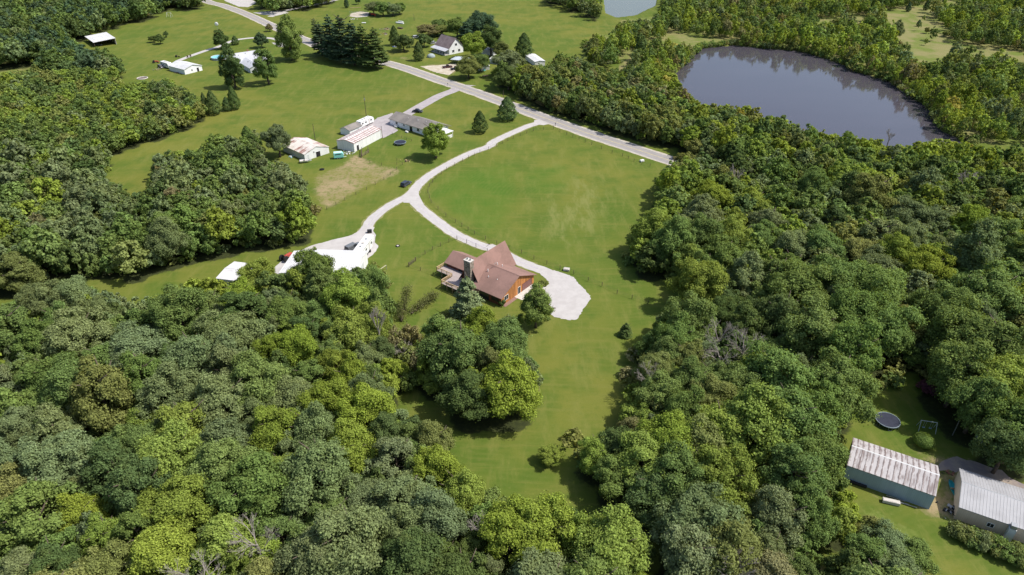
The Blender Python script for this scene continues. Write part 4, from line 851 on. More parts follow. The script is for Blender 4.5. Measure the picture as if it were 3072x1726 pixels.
# white farmhouse with porch
b9 = building('farmhouse', (-46.2, 426.7), -48, 13.5, 10.5, 3.8, 8.8, M_W_LAP, M_SH_PURP, 'white two-storey farmhouse with purple-brown roof beside the road', 'house', .45,
    wins=[('right', 5.2, 4.6, 1.5, 1.3, 2), ('right', 3., 1., 1.5, 1.4, 2), ('right', 7.4, 1., 1.5, 1.4, 2), ('front', 3.5, .9, 1.1, 1.5), ('front', 10, .9, 1.1, 1.5)], doors=[('front', 6.7, 0, 1.1, 2.2)])
r_ = MB(); lo = [(-.5, -3.6, 2.5), (14, -3.6, 2.5), (14, .25, 3.55), (-.5, .25, 3.55)]; r_.hexa(lo, [(a, b, c+.12) for a, b, c in lo]); r_.obj('porch_roof', M_SH_PALE, b9)
r_ = MB(); r_.box(0, -3.3, -.2, 13.5, -.01, .45); r_.obj('porch_floor', M_CONC, b9)
for i in range(6): r_ = MB(); x_ = .2+i*2.62; r_.box(x_-.08, -3.2, .45, x_+.08, -3.04, 2.6); r_.obj('porch_post', M_WHITE, b9)
r_ = MB(); lo = [(3.4, 2.0, 5.0), (5.6, 2.0, 5.0), (5.6, 3.6, 6.25), (3.4, 3.6, 6.25)]; r_.box(3.5, 2.1, 4.9, 3.9, 2.5, 6.0); r_.obj('roof_vent', M_WHITE, b9)
# open carport with two hipped slopes, beside the farmhouse
def s4(x, y, z=0): return S(1180+x/5.358, 60+y/5.358, z)
p_ = s4(925, 635, 2.5); b10 = empty('carport', (p_.x, p_.y, 0), math.radians(-20), 'metal-roofed open carport over dark pickups beside the white farmhouse', 'carport'); r_ = MB()
apex = (5, 3.2, 3.9); cs = [(-.3, -.3, 2.5), (9.3, -.3, 2.5), (9.3, 6.8, 2.5), (-.3, 6.8, 2.5)]; a2 = (3.4, 3.2, 3.7); a3 = (6.2, 3.2, 3.7)
r_.add(cs+[a2, a3]+[(c[0], c[1], c[2]-.12) for c in cs], [(0, 1, 5, 4), (1, 2, 5), (2, 3, 4, 5), (3, 0, 4), (9, 8, 7, 6), (0, 6, 7, 1), (1, 7, 8, 2), (2, 8, 9, 3), (3, 9, 6, 0)]); r_.obj('roof', metal_sheet('blue_grey_roof', (.50, .56, .60), (.35, .35, .36), .15, .6), b10)
for x_, y_ in ((.1, .1), (4.5, .1), (8.9, .1), (.1, 6.4), (8.9, 6.4)): r_ = MB(); r_.box(x_-.07, y_-.07, -.1, x_+.07, y_+.07, 2.4); r_.obj('post', M_POST, b10)
b11 = building('small_shed', (7.6, 406.5), -72, 17, 6., 2.5, 3.0, M_W_WHITE, M_ROOF_WHITE, 'low white-roofed shed at the field edge beside the dense dark cedar', 'shed', .2)
p_ = s4(1450, 440, 3); b12 = building('small_shed', (p_.x-1, p_.y-4, 0), -35, 8, 6, 2.6, 3.6, M_W_WHITE, M_ROOF_WHITE, 'white shed half hidden by trees right of the farmhouse', 'shed', .2)
p_ = s4(1575, 590, 3); b13 = building('small_shed', (p_.x-1, p_.y-3, 0), -35, 6, 5, 2.4, 3.2, M_W_GREY, M_ROOF_WHITE, 'grey shed with white end wall hidden in roadside trees', 'shed', .2)
p_ = s4(1380, 735, 2.5); b14 = building('small_shed', (p_.x, p_.y-1, 0), 20, 6, 3.5, 2.1, 2.6, M_W_GREY, M_ROOF_WHITE, 'small white-roofed lean-to above the turquoise tarp', 'shed', .15)
# far open shed, top left
b15 = empty('open_shed', (-271, 452, 0), math.radians(-50), 'open-sided shed with white roof at the top left wood edge', 'shed'); r_ = MB(); lo = [(-.4, -.4, 2.9), (22, -.4, 2.9), (22, 12.5, 3.8), (-.4, 12.5, 3.8)]
r_.hexa(lo, [(a, b, c+.15) for a, b, c in lo]); r_.obj('roof', M_ROOF_WHITE, b15)
for x_ in (0, 5.4, 10.8, 16.2, 21.5):
    for y_ in (0, 12): r_ = MB(); r_.box(x_-.1, y_-.1, -.2, x_+.1, y_+.1, 2.9 if y_ == 0 else 3.8); r_.obj('post', M_POST, b15)
r_ = MB(); r_.box(0, 12.15, 0, 21.5, 12.3, 3.7); r_.obj('back_wall', M_W_GREY, b15)
# big white-roofed workshop behind the trees, with an open lean-to at its left end
b16 = building('workshop', (-57.6, 160.6), -4, 15, 12, 3.8, 5.0, M_W_WHITE, M_ROOF_WHITE, 'large white metal workshop behind tall trees at the gravel yard', 'workshop', .25, doors=[('right', 6, 0, 3.4, 3., M_W_GREY)])
r_ = MB(); lo = [(-6.6, -.3, 2.9), (-.27, -.3, 3.6), (-.27, 12.3, 3.6), (-6.6, 12.3, 2.9)]; r_.hexa(lo, [(a, b, c+.14) for a, b, c in lo]); r_.obj('lean_to_roof', M_ROOF_WHITE, b16)
for y_ in (0, 4, 8, 12): r_ = MB(); r_.box(-6.4, y_-.08, -.2, -6.24, y_+.08, 2.9); r_.obj('post', M_POST, b16)
b17 = building('small_shed', (-80.6, 158.9), -12, 7, 9, 2.5, 3.0, M_W_GREY, M_ROOF_RIB, 'small shed with plain grey-white ribbed roof left of the white workshop', 'shed', .2)
# house half hidden under trees at the right edge
p_ = S(2600+1750/5.44, 1150+960/5.44); b18 = building('house', (p_.x+.5, p_.y, 0), -27, 14, 9, 2.8, 4.6, M_W_GREY, M_SH_GREY, 'grey-roofed house half hidden under big trees at the right edge', 'house', .4, wins=[('front', 3, 1, 1.2, 1), ('front', 9, 1, 1.2, 1)], doors=[('front', 6, 0, 1, 2.1)])

# ================================================================ THE RED HOUSE
HA = math.degrees(math.atan2(.792, .61)); HO = (-2.8, 149.0)
# local x = along the gable wall (a), local y = along the wing ridge to the upper left (b)
hs = empty('red_house', (HO[0], HO[1], 0), math.radians(HA), 'large red-brown roofed house with steep A-frame centre, deck and stone chimney', 'house')
m = MB(); m.box(0, 0, -.3, 14.4, 9.2, 2.75); m.prism([(0, 2.75), (14.4, 2.75), (7.2, 5.8)], 0, .15, 'y'); m.obj('garage_wing_wall', M_CEDAR, hs)
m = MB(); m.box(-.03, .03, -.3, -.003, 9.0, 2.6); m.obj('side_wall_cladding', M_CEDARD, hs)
def slab(mb, lo, t=.16): mb.hexa(lo, [(a, b, c+t) for a, b, c in lo])
m = MB(); slab(m, [(-.6, -.55, 2.55), (7.2, -.55, 5.95), (7.2, 9.9, 5.95), (-.6, 9.9, 2.55)][::1]); slab(m, [(7.2, -.55, 5.95), (15.0, -.55, 2.55), (15.0, 9.9, 2.55), (7.2, 9.9, 5.95)]); rf = m.obj('garage_wing_roof', M_SH_RED, hs)
m = MB(); m.prism([(6.95, 6.02), (7.2, 6.19), (7.45, 6.02)], -.57, 9.0, 'y'); m.obj('ridge_cap', M_SH_RED, rf)
# steep centre: low edges at b=8 and b=15.6, ridge b=11.8
m = MB(); slab(m, [(1.0, 7.9, 1.9), (16.9, 7.9, 1.9), (16.6, 11.8, 8.45), (1.2, 11.8, 8.45)]); slab(m, [(1.2, 11.8, 8.45), (16.6, 11.8, 8.45), (16.9, 15.7, 1.9), (1.0, 15.7, 1.9)]); m.obj('steep_roof', M_SH_RED, hs)
m = MB(); m.add([(1.9, 8.1, -.3), (1.9, 15.5, -.3), (1.9, 15.3, 2.3), (1.9, 11.8, 8.3), (1.9, 8.3, 2.3), (16.2, 8.1, -.3), (16.2, 15.5, -.3), (16.2, 15.3, 2.3), (16.2, 11.8, 8.3), (16.2, 8.3, 2.3)], [(0, 1, 2, 3, 4), (9, 8, 7, 6, 5), (0, 5, 6, 1), (1, 6, 7, 2), (4, 9, 5, 0)]); m.obj('centre_wall', M_CEDARD, hs)
# left wing
m = MB(); m.box(4.7, 15.0, -.3, 11.4, 23.4, 2.85); m.prism([(4.7, 2.85), (11.4, 2.85), (8.05, 4.75)], 23.28, 23.4, 'y'); m.obj('left_wing_wall', M_CEDARD, hs)
m = MB(); slab(m, [(4.2, 13.2, 2.7), (8.05, 12.6, 4.9), (8.05, 23.9, 4.9), (4.2, 23.9, 2.7)]); slab(m, [(8.05, 12.6, 4.9), (11.9, 13.2, 2.7), (11.9, 23.9, 2.7), (8.05, 23.9, 4.9)]); m.obj('left_wing_roof', M_SH_RED, hs)
# stone chimney on the gable end
m, nt = newmat('chimney_stone'); tc = nt.new('ShaderNodeTexCoord').outputs['Object']; vo = nt.new('ShaderNodeTexVoronoi'); vo.inputs['Scale'].default_value = 3.2; nt.link(tc, vo.inputs['Vector'])
finish(nt, nt.mix(nt.ramp(vo.outputs['Color'], .2, .8), (.17, .14, .11), (.34, .29, .24)), .9); M_STONE = m
m = MB(); m.box(.35, 10.75, -.3, 1.85, 12.95, 9.2); ch = m.obj('chimney', M_STONE, hs); m = MB(); m.box(.25, 10.65, 9.2, 1.95, 13.05, 9.4); m.obj('chimney_cap', M_CONC, ch)
for y_ in (11.3, 12.3): m = MB(); m.tube((1.1, y_, 9.4), (1.1, y_, 9.9), .24, .2, 10); m.obj('flue', M_STEEL, ch)
# deck in two steps, rails
DZ = 1.7; dk = MB(); dk.box(1.2, 15.55, DZ-.2, 4.68, 24, DZ); dk.box(-3.1, 8.6, DZ-.2, 1.19, 18.3, DZ); dk.box(1.2, 14.2, DZ-.2, 1.88, 15.54, DZ); deck = dk.obj('deck', paint((.33, .28, .27), .15, .8, 1.), hs)
def rail(pts, par):
    for a, b in zip(pts[:-1], pts[1:]):
        a = Vector((*a, DZ)); b = Vector((*b, DZ)); L = (b-a).length; n = max(1, round(L/1.8)); m = MB()
        for z in (.3, .62): m.tube(a+Vector((0, 0, z)), b+Vector((0, 0, z)), .055, n=4)
        m.tube(a+Vector((0, 0, 1.0)), b+Vector((0, 0, 1.0)), .13, n=4); m.obj('railing', M_TIMBER, par)
        for i in range(n+1): q = a.lerp(b, i/n); m = MB(); m.box(q.x-.07, q.y-.07, -.2, q.x+.07, q.y+.07, DZ+1.); m.obj('railing_post', M_TIMBER, par)
rail([(4.6, 24), (1.2, 24), (1.2, 18.3), (-3.1, 18.3), (-3.1, 8.6), (-.2, 8.6)], deck)
opening(hs, 'window', 'front', 2.1, 1.0, 1.5, 1.3, 14.4, 9.2, mull=2); opening(hs, 'door', 'front', 7.7, 0, 1.0, 2.1, 14.4, 9.2); opening(hs, 'garage_door', 'front', 11.3, 0, 4.2, 2.25, 14.4, 9.2, frame=M_CEDARD, pane=paint((.20, .10, .09), .1, .7))
m = MB(); m.box(-.12, .9, .9, -.035, 3.2, 2.2); w_ = m.obj('window', M_BLACK, hs); m = MB(); m.box(-.12, 4.2, .2, -.035, 7.4, 2.3); m.obj('sliding_door', M_GLASS, hs)
m = MB(); m.box(4.6, 17.5, DZ, 4.69, 18.9, DZ+.95+.15); m.obj('patio_door', M_GLASS, hs)
m = MB(); m.box(1.8, 9.6, 1.9, 1.89, 10.6, 4.2); m.obj('tall_window', M_GLASS, hs); m = MB(); m.box(1.8, 13.1, 1.9, 1.89, 14., 3.8); m.obj('tall_window', M_GLASS, hs)
for x_, y_, z_ in ((5.0, 8.5, 5.9), (3.6, 7.2, 4.9), (3.9, 4.4, 4.8), (9.6, 7.2, 5.6), (9.2, 8.6, 5.9)): m = MB(); m.tube((x_, y_, z_-.9), (x_, y_, z_), .12, n=8); m.obj('vent_pipe', M_WHITE, hs)
m = MB(); m.box(.3, -1.15, -.02, 5.6, -.03, .06); o_ = m.obj('footpath', M_SH_RED, hs); m = MB(); m.box(5.6, -2.6, -.02, 14.6, -.03, .055); m.obj('apron', M_CONC, hs)
m = MB(); m.tube((6.9, 7.5, 5.9), (6.9, 7.5, 7.4), .03, n=5); m.tube((6.3, 7.5, 7.3), (7.5, 7.5, 7.3), .03, n=5); m.tube((6.5, 7.5, 7.0), (7.3, 7.5, 7.0), .03, n=5); m.obj('antenna', M_STEEL, hs)

# ================================================================ VEHICLES
def wheel(par, x, y, r, w=.22):
    m = MB(); m.tube((x, y-w/2, r), (x, y+w/2, r), r, n=14); t = m.obj('wheel', M_TYRE, par); s_ = 1 if y > 0 else -1
    h = MB(); h.tube((x, y+s_*w*.5, r), (x, y+s_*(w*.5+.015), r), r*.6, n=12); h.obj('rim', M_STEEL, t)
def car(name, p, ang, label, cat, kind='suv', c=(.05, .055, .07), L=4.7, W=1.85, H=1.6):
    """x forward; body and cabin are lofted profiles, glass is a band of its own"""
    root = empty(name, p, math.radians(ang), label, cat); pm = paint(c, .08, .25, .5, .3)
    bh = H*.56; g = .25; hl = L/2
    if kind == 'pickup': prof = [(-hl, g), (-hl, bh), (-.35, bh), (.9, bh+.02), (hl-.1, bh-.12), (hl, bh-.35), (hl, g)]; cab = [(-.55, bh), (-.45, H), (.55, H), (1.05, bh)]
    elif kind == 'capped': prof = [(-hl, g), (-hl, bh), (.9, bh+.02), (hl-.1, bh-.12), (hl, bh-.35), (hl, g)]; cab = [(-hl+.05, bh), (-hl+.12, H-.08), (-.6, H-.05), (-.5, H), (.5, H), (1.05, bh)]
    elif kind == 'sedan': prof = [(-hl, g), (-hl, bh-.05), (-hl+.9, bh), (.9, bh), (hl-.1, bh-.15), (hl, bh-.35), (hl, g)]; cab = [(-hl+.8, bh), (-.95, H), (.35, H), (1.1, bh)]
    else: prof = [(-hl, g), (-hl, bh), (.9, bh), (hl-.15, bh-.1), (hl, bh-.35), (hl, g)]; cab = [(-hl+.05, bh), (-hl+.35, H), (.45, H), (1.1, bh)]
    m = MB(); m.prism(prof, -W/2, W/2); m.obj('body', pm, root, bevel=.07)
    k = .80; n = len(cab); mb = MB(); vs = []
    for sgn in (-1, 1): vs += [(x, sgn*W/2*(.96 if z < bh+.05 else k), z) for x, z in cab]
    mb.add(vs, [tuple(range(n)), tuple(range(2*n-1, n-1, -1))]+[(i, i+n, (i+1) % n+n, (i+1) % n) for i in range(n)]); mb.obj('windows', M_GLASS, root)
    top = [q for q in cab if q[1] > bh+.3]; m = MB(); x0, x1 = top[0][0], top[-1][0]; m.box(x0-.02, -W/2*k-.01, H-.09, x1+.02, W/2*k+.01, H+.02); m.obj('roof', pm, root, bevel=.03)
    if kind == 'capped': m = MB(); m.box(-hl+.12, -W/2*.93, bh+.01, -.62, W/2*.93, H-.04); m.obj('bed_cap', pm, root, bevel=.05)
    if kind == 'pickup': m = MB(); m.box(-hl+.1, -W/2+.12, bh-.02, -.65, W/2-.12, bh+.015); m.obj('bed', M_BLACK, root)
    for sx in (-1, 1):
        for sy in (-1, 1): wheel(root, sx*L*.31, sy*(W/2-.08), .36)
    for sy in (-1, 1):
        m = MB(); m.box(hl-.06, sy*W*.36-.18, bh-.42, hl+.03, sy*W*.36+.18, bh-.25); m.obj('headlight', M_WHITE, root)
        m = MB(); m.box(-hl-.03, sy*W*.42-.1, bh-.4, -hl+.05, sy*W*.42+.1, bh-.15); m.obj('tail_light', M_RED, root)
    return root
def camper(p, ang, L, W, H, label, name='camper_trailer', nose=True):
    root = empty(name, p, math.radians(ang), label, 'camper'); g = .55; hl = L/2
    prof = [(-hl, g), (-hl, H-.1), (-hl+.2, H), (hl-1.2, H), (hl-.35, H-.5), (hl, H*.5), (hl-.3, g)] if nose else [(-hl, g), (-hl, H), (hl, H), (hl, H*.55), (hl-1.8, H*.5), (hl-1.9, g)]
    m = MB(); m.prism(prof, -W/2, W/2); m.obj('body', M_WHITE, root, bevel=.08)
    for x in (-L*.36, -L*.12, L*.27): 
        for s_ in (-1, 1): m = MB(); m.box(x-.5, s_*W/2-.02, H*.52, x+.5, s_*W/2+.02, H*.52+.6); m.obj('window', M_GLASS, root)
    m = MB(); m.box(L*.08, -W/2-.03, g+.1, L*.08+.65, -W/2+.01, H-.35); m.obj('door', M_CONC, root)
    m = MB(); m.box(-hl+.1, -W/2-.025, H-.42, hl-1.6, -W/2-.004, H-.32); m.obj('side_stripe', M_STEEL, root)
    for x in (-L*.2, L*.22): m = MB(); m.box(x-.3, -.3, H-.02, x+.3, .3, H+.14); m.obj('roof_vent', M_STEEL, root)
    m = MB(); m.box(-.5, -.4, H, .5, .4, H+.3); m.obj('air_conditioner', M_CONC, root, bevel=.05)
    for x in (-L*.12, -L*.01): wheel(root, x-.2, W/2-.1, .36); wheel(root, x-.2, -W/2+.1, .36)
    m = MB(); m.tube((hl-.3, -.5, .55), (hl+1.1, 0, .5), .06); m.tube((hl-.3, .5, .55), (hl+1.1, 0, .5), .06); m.tube((hl+1, 0, 0), (hl+1, 0, .7), .05); m.obj('hitch', M_STEEL, root)
    return root
def G(p): return Vector((p.x, p.y, 0))
car('car', G(S(768+1508/3.349, 432+415/3.349)), 62, 'dark blue-grey car parked on grass beside the white drive junction', 'car', 'suv', (.055, .065, .09))
car('pickup_truck', G(z3m(1830, 500)), 52, 'silver-grey pickup truck with a bed cap parked beside the long white trailer', 'pickup truck', 'capped', (.20, .21, .22), 5.6, 1.95, 1.8)
car('car', G(S(1000+1710/6.76, 320+118/6.76)), -12, 'dark car on the asphalt drive behind the ranch house', 'car', 'sedan', (.03, .03, .035))
car('pickup_truck', G(s4(870, 770)), 25, 'dark maroon pickup truck in front of the farmhouse carport', 'pickup truck', 'pickup', (.09, .03, .03), 5.4, 1.9, 1.75)
car('pickup_truck', G(s4(1000, 800)), 25, 'very dark pickup truck right of the maroon one at the carport', 'pickup truck', 'pickup', (.02, .02, .035), 5.4, 1.9, 1.8)
car('car', G(s4(650, 385)), 20, 'white car behind the left end of the farmhouse', 'car', 'suv', (.7, .7, .72))
car('car', G(s4(370, 290)), 20, 'white vehicle behind dark trees left of the farmhouse', 'car', 'suv', (.72, .72, .74))
car('car', G(S(460+330/14.31, 150+770/14.31)), -40, 'dark jeep-like car left of the white camper at the garage', 'car', 'suv', (.12, .12, .13), 4.4)
car('car', G(S(240+560/10.22, 80+580/10.22)), 10, 'dark car under the open-sided white-roofed shed', 'car', 'suv', (.06, .06, .09))
camper((-64.2, 291.5, 0), 62, 9.2, 2.5, 3.1, 'white camper trailer beside the small brown-roofed shed')
camper((-43.9, 177.2, 0), 80, 11.0, 2.6, 3.5, 'long white trailer parked at the gravel yard beside the workshop', nose=False)
camper(G(S(460+600/14.31, 150+760/14.31)), -38, 8.5, 2.5, 3.1, 'white camper parked against the left side of the white garage')
# horse trailer
p_ = S(1000+115/6.76, 320+1050/6.76); ht = empty('horse_trailer', G(p_), math.radians(15), 'turquoise horse trailer beside the long white shed', 'trailer')
m = MB(); m.prism([(-1.9, .5), (-1.9, 2.3), (-1.6, 2.5), (1.4, 2.5), (1.9, 1.9), (1.9, .5)], -.95, .95); M_TURQ = paint((.22, .56, .52), .12, .5); m.obj('body', M_TURQ, ht, bevel=.1)
m = MB(); m.box(-1.75, -.9, 2.49, 1.35, .9, 2.56); m.obj('roof', paint((.5, .75, .74), .08, .5), ht)
for s_ in (-1, 1): m = MB(); m.box(-1.3, s_*.95-.015, 1.75, .9, s_*.95+.015, 2.1); m.obj('window', M_GLASS, ht)
for x in (-.5, .3): wheel(ht, x, .9, .33); wheel(ht, x, -.9, .33)
m = MB(); m.tube((1.9, -.3, .5), (2.9, 0, .5), .05); m.tube((1.9, .3, .5), (2.9, 0, .5), .05); m.obj('hitch', M_STEEL, ht)
# tractors
def tractor(p, ang, c, label, s=1.):
    r = empty('tractor', G(p), math.radians(ang), label, 'tractor'); pm = paint(c, .1, .5); m = MB(); m.prism([(-.5, .6), (-.5, 1.1), (.2, 1.25), (1.5, 1.15), (1.6, .6)], -.35, .35); m.obj('body', pm, r, bevel=.05)
    m = MB(); m.box(-.75, -.3, 1., -.2, .3, 1.15); m.box(-.8, -.3, 1.1, -.68, .3, 1.6); m.obj('seat', M_BLACK, r)
    for y in (-.7, .7): m = MB(); m.tube((-.6, y-.18, .7), (-.6, y+.18, .7), .7, n=16); m.obj('rear_wheel', M_TYRE, r); m = MB(); m.tube((1.2, y*.8-.1, .38), (1.2, y*.8+.1, .38), .38, n=12); m.obj('front_wheel', M_TYRE, r)
    m = MB(); m.tube((.1, 0, 1.2), (-.15, 0, 1.65), .03); m.ring((-.15, 0, 1.65), .2, .02, 12, 4); m.obj('steering_wheel', M_BLACK, r); m = MB(); m.tube((.9, .2, 1.2), (.9, .2, 1.8), .05); m.obj('exhaust', M_STEEL, r)
    m = MB(); m.box(1.9, -.9, .25, 2.1, .9, .8); m.tube((1.2, -.45, .8), (1.95, -.45, .6), .05); m.tube((1.2, .45, .8), (1.95, .45, .6), .05); m.obj('front_loader', pm, r); r.scale = (s, s, s); return r
tractor(S(460+80/14.31, 150+560/14.31), 20, (.36, .07, .04), 'red tractor on the lawn left of the white garage'); tractor(S(1030+575/6.815, 330/6.815), -10, (.45, .05, .03), 'red tractor beside the garden hoops', 1.5)
tractor(z3m(300, 760), 60, (.42, .08, .06), 'red tractor at the left corner of the workshop roof', 1.3); tractor(S(460+1030/14.31, 150+310/14.31), 10, (.20, .20, .06), 'small yellow-seated mower beside the top left drive', .8)

# ================================================================ YARD THINGS
def trampoline(p, R, label):
    r = empty('trampoline', G(p), 0, label, 'trampoline', 'trampolines'); m = MB(); m.ring((0, 0, .9), R, .10); m.obj('frame_pad', paint((.20, .25, .28), .1, .6), r); m = MB(); m.disc((0, 0, .88), R-.06); m.obj('mat', paint((.022, .026, .045), .25, .6), r)
    for i in range(6):
        a = i*math.pi/3+.2; m = MB(); q = Vector((math.cos(a)*R, math.sin(a)*R, .9)); m.tube(q, (q.x, q.y, 0), .04); b = a+.28; q2 = Vector((math.cos(b)*R, math.sin(b)*R, .9)); m.tube(q2, (q2.x, q2.y, 0), .04); m.tube((q.x, q.y, .04), (q2.x, q2.y, .04), .04); m.obj('leg', M_STEEL, r)
trampoline(S(1000+1355/6.76, 320+740/6.76, .5), 2.4, 'round dark trampoline on the ranch house lawn'); trampoline(S(2600+345/5.44, 1150+600/5.44, .9), 2.35, 'round navy trampoline on the shaded lawn above the blue barn')
# pool
p_ = S(220+1765/4.019, 60+470/4.019); pl = empty('swimming_pool', G(p_), 0, 'round above-ground pool with pale blue water beside the grey-roofed house', 'pool'); R = 4.6
m = MB(); n = 36
m.add([((R+d)*math.cos(2*math.pi*i/n), (R+d)*math.sin(2*math.pi*i/n), z) for d, z in ((0, 0), (0, 1.25), (-.12, 1.25), (-.12, 1.0)) for i in range(n)], [(k*n+i, k*n+(i+1) % n, (k+1)*n+(i+1) % n, (k+1)*n+i) for k in range(3) for i in range(n)]); m.obj('wall', paint((.26, .30, .33), .2, .5), pl)
m = MB(); m.disc((0, 0, 1.08), R-.1, 36); m.obj('water', paint((.22, .60, .72), .06, .08, .6), pl); m = MB(); m.ring((0, 0, 1.28), R, .08, 36); m.obj('rim', M_WHITE, pl)
m = MB(); m.tube((R+.3, -1, 0), (R-.1, -1, 1.7), .04); m.tube((R+.3, -.5, 0), (R-.1, -.5, 1.7), .04); m.obj('ladder', M_WHITE, pl)
for i in range(4): m = MB(); a = -1.2+i*.16; m.box(R*math.cos(a)-.0, R*math.sin(a)-.35, .1, R*math.cos(a)+.12, R*math.sin(a)+.35, 1.1); m.obj('wall_panel', paint((.5, .16, .08), .2, .6), pl)
# swing frames and goal
def frame_a(p, ang, L, H, sp, mt, name, label, cat, extra=None, group=None):
    r = empty(name, G(p), math.radians(ang), label, cat, group); 
    m = MB(); m.tube((-L/2, 0, H), (L/2, 0, H), .06); m.obj('top_bar', mt, r)
    for x in (-L/2, L/2):
        for y in (-sp, sp): m = MB(); m.tube((x, 0, H), (x*1.06, y, 0), .055); m.obj('leg', mt, r)
    if extra: extra(r, L, H, mt)
    return r
def swings(r, L, H, mt):
    for x in (-L*.2, L*.22):
        m = MB(); m.tube((x-.2, 0, H), (x-.2, 0, .6), .012, n=4); m.tube((x+.2, 0, H), (x+.2, 0, .6), .012, n=4); m.obj('chain', mt, r); m = MB(); m.box(x-.25, -.12, .55, x+.25, .12, .6); m.obj('swing_seat', paint((.2, .3, .4), .1, .6), r)
frame_a(S(2600+965/5.44, 1150+760/5.44), -14, 3.0, 2.3, .9, paint((.42, .48, .46), .1, .5), 'swing_set', 'pale metal swing set beside the navy trampoline', 'swing set', swings)
frame_a(S(1705/3.349, 172/3.349), -10, 3.4, 3.2, 1.3, M_WHITE, 'swing_set', 'small white swing frame alone on the far top left lawn', 'swing set', swings)
# lamp pole
lp = empty('lamp_post', G(S(2600+1400/5.44, 1150+850/5.44)), 0, 'tall pale lamp post on the shaded lawn at the right', 'lamp post'); m = MB(); m.tube((0, 0, 0), (0, 0, 6.2), .09, .06, 8); m.obj('pole', M_STEEL, lp); m = MB(); m.tube((0, 0, 6.2), (.9, 0, 6.35), .04); m.obj('arm', M_STEEL, lp); m = MB(); m.ball((1.0, 0, 6.3), .32, .2, .14); m.obj('lamp_head', M_CONC, lp)
# utility poles
def upole(p, h, label, xarm=True, box=True):
    r = empty('utility_pole', G(p), math.radians(20), label, 'utility pole'); m = MB(); m.tube((0, 0, -.2), (0, 0, h), .14, .09, 8); m.obj('pole', M_POST, r)
    if xarm: m = MB(); m.box(-.9, -.05, h-.75, .9, .05, h-.62); m.obj('crossarm', M_POST, r)
    if box: m = MB(); m.tube((.0, -.32, h-2.3), (.0, -.32, h-1.3), .22, n=10); m.obj('transformer', M_STEEL, r)
upole(S(1098.8, 347.8), 9.5, 'utility pole with transformer behind the camper trailer', False); upole(S(945.7, 419.5), 6.8, 'thin bare pole behind the rusty barn', False, False); upole(S(1510, 293), 3.6, 'short pole beside the big rounded cedar at the road', False, False)
upole(s4(1090, 920), 7.5, 'thin roadside pole right of the farmhouse carport', True, False); upole(S(1000+995/6.76, 320+640/6.76), 5.2, 'pole at the right corner of the rust-striped shed', False, False); upole(S(769+100/3.349, 330/3.349), 3., 'leaning white marker pole beside the large spreading tree', False, False)
upole(S(768+1590/3.349, 210/3.349), 4.5, 'thin pole in the field behind the farmhouse', False, False)
m = MB(); q_ = G(S(220+1748/4.019, 60+150/4.019)); dish = empty('satellite_dish', q_, 0, 'big white round dish on a pole behind the tree by the pool', 'satellite dish'); m.tube((0, 0, 0), (0, 0, 4.6), .1); m.obj('pole', M_STEEL, dish); m = MB(); m.ball((0, -.1, 5.3), 1.25, .35, 1.25, 16, 8); m.obj('dish', M_WHITE, dish, True)
# mailboxes
def mailbox(p, label, ang=20):
    r = empty('mailbox', G(p), math.radians(ang), label, 'mailbox', 'roadside mailboxes'); m = MB(); m.box(-.06, -.06, -.1, .06, .06, 1.1); m.obj('post', M_POST, r); m = MB(); m.prism([(-.14, 1.1), (-.14, 1.28), (-.07, 1.37), (.07, 1.37), (.14, 1.28), (.14, 1.1)], -.3, .3); m.obj('box', M_BLACK, r)
mailbox(S(1666, 378), 'mailbox where the white gravel drive meets the road'); mailbox(S(1343.3, 258), 'mailbox where the asphalt drive meets the road'); mailbox(s4(1182, 972), 'pale mailbox on the far side of the road below the carport')
# fences
def fence(pts, h, label, rails=(.4, .8, 1.15), gap=4.2, r0=.075, rr=.014, rail_m=M_POST, sub=True, name='fence'):
    root = empty(name, G(pts[0]), 0, label, 'fence'); o = pts[0]; P = []
    for a, b in zip(pts[:-1], pts[1:]):
        n = max(1, round((b-a).length/gap)); P += [a.lerp(b, i/n)-o for i in range(n)]
    P.append(pts[-1]-o); m0 = MB(); m0.tube((0, 0, -.2), (0, 0, h), r0, n=6); first = None
    for q in P:
        if first is None: first = m0.obj('post', M_POST, root)
        else: c = first.copy(); col.objects.link(c); c.parent = root; c.location = (q.x, q.y, 0)
    m = MB()
    for a, b in zip(P[:-1], P[1:]):
        for z in rails: m.tube((a.x, a.y, z), (b.x, b.y, z), rr, n=4)
    m.obj('rails', rail_m, root); return root
F_ = lambda L: [G(S(x, y)) for x, y in L]
fence(F_([(1660,388),(1600,394),(1540,416),(1490,440),(1440,459),(1388,485),(1340,511),(1308,536),(1289,560),(1284,580),(1293.5,609.7),(1314.4,629),(1338,650),(1366.7,667.9),(1386,679.8),(1423.4,703.7),(1456.3,718.7),(1490.6,733.6),(1564.4,760.5),(1601.7,778.4),(1640.5,793.3),(1680,808.2),(1721,823),(1764.4,844),(1806,859),(1851,882),(1895.8,897),(1943.6,913.3)]), 1.35, 'long dark post fence curving along the inner side of the white drive')
fence(F_([(1660,388),(1700,405),(1774.9,435),(1804.7,447),(1836,460.4),(1867.4,469.3),(1901.8,485.8),(1950,500)]), 1.35, 'dark post fence between the big field and the road')
fence(F_([(1371,718.6),(1347,727.6),(1322,739.6),(1298,751),(1275.6,763.4),(1247,784)]), 1.35, 'yard fence running down the lawn left of the red house'); fence(F_([(1371,718.6),(1400,730),(1428,742),(1462,757)]), 1.35, 'short fence along the outer side of the drive above the red house')
fence(F_([(1247,784),(1227,800)]), 1.4, 'dark gate section at the lower end of the yard fence', (.3, .6, .9, 1.2), 3., .12, .05, name='gate'); fence(F_([(1227,802),(1262,812),(1300,826),(1325,838)]), 1.1, 'thin wire fence from the gate to the deck of the red house')
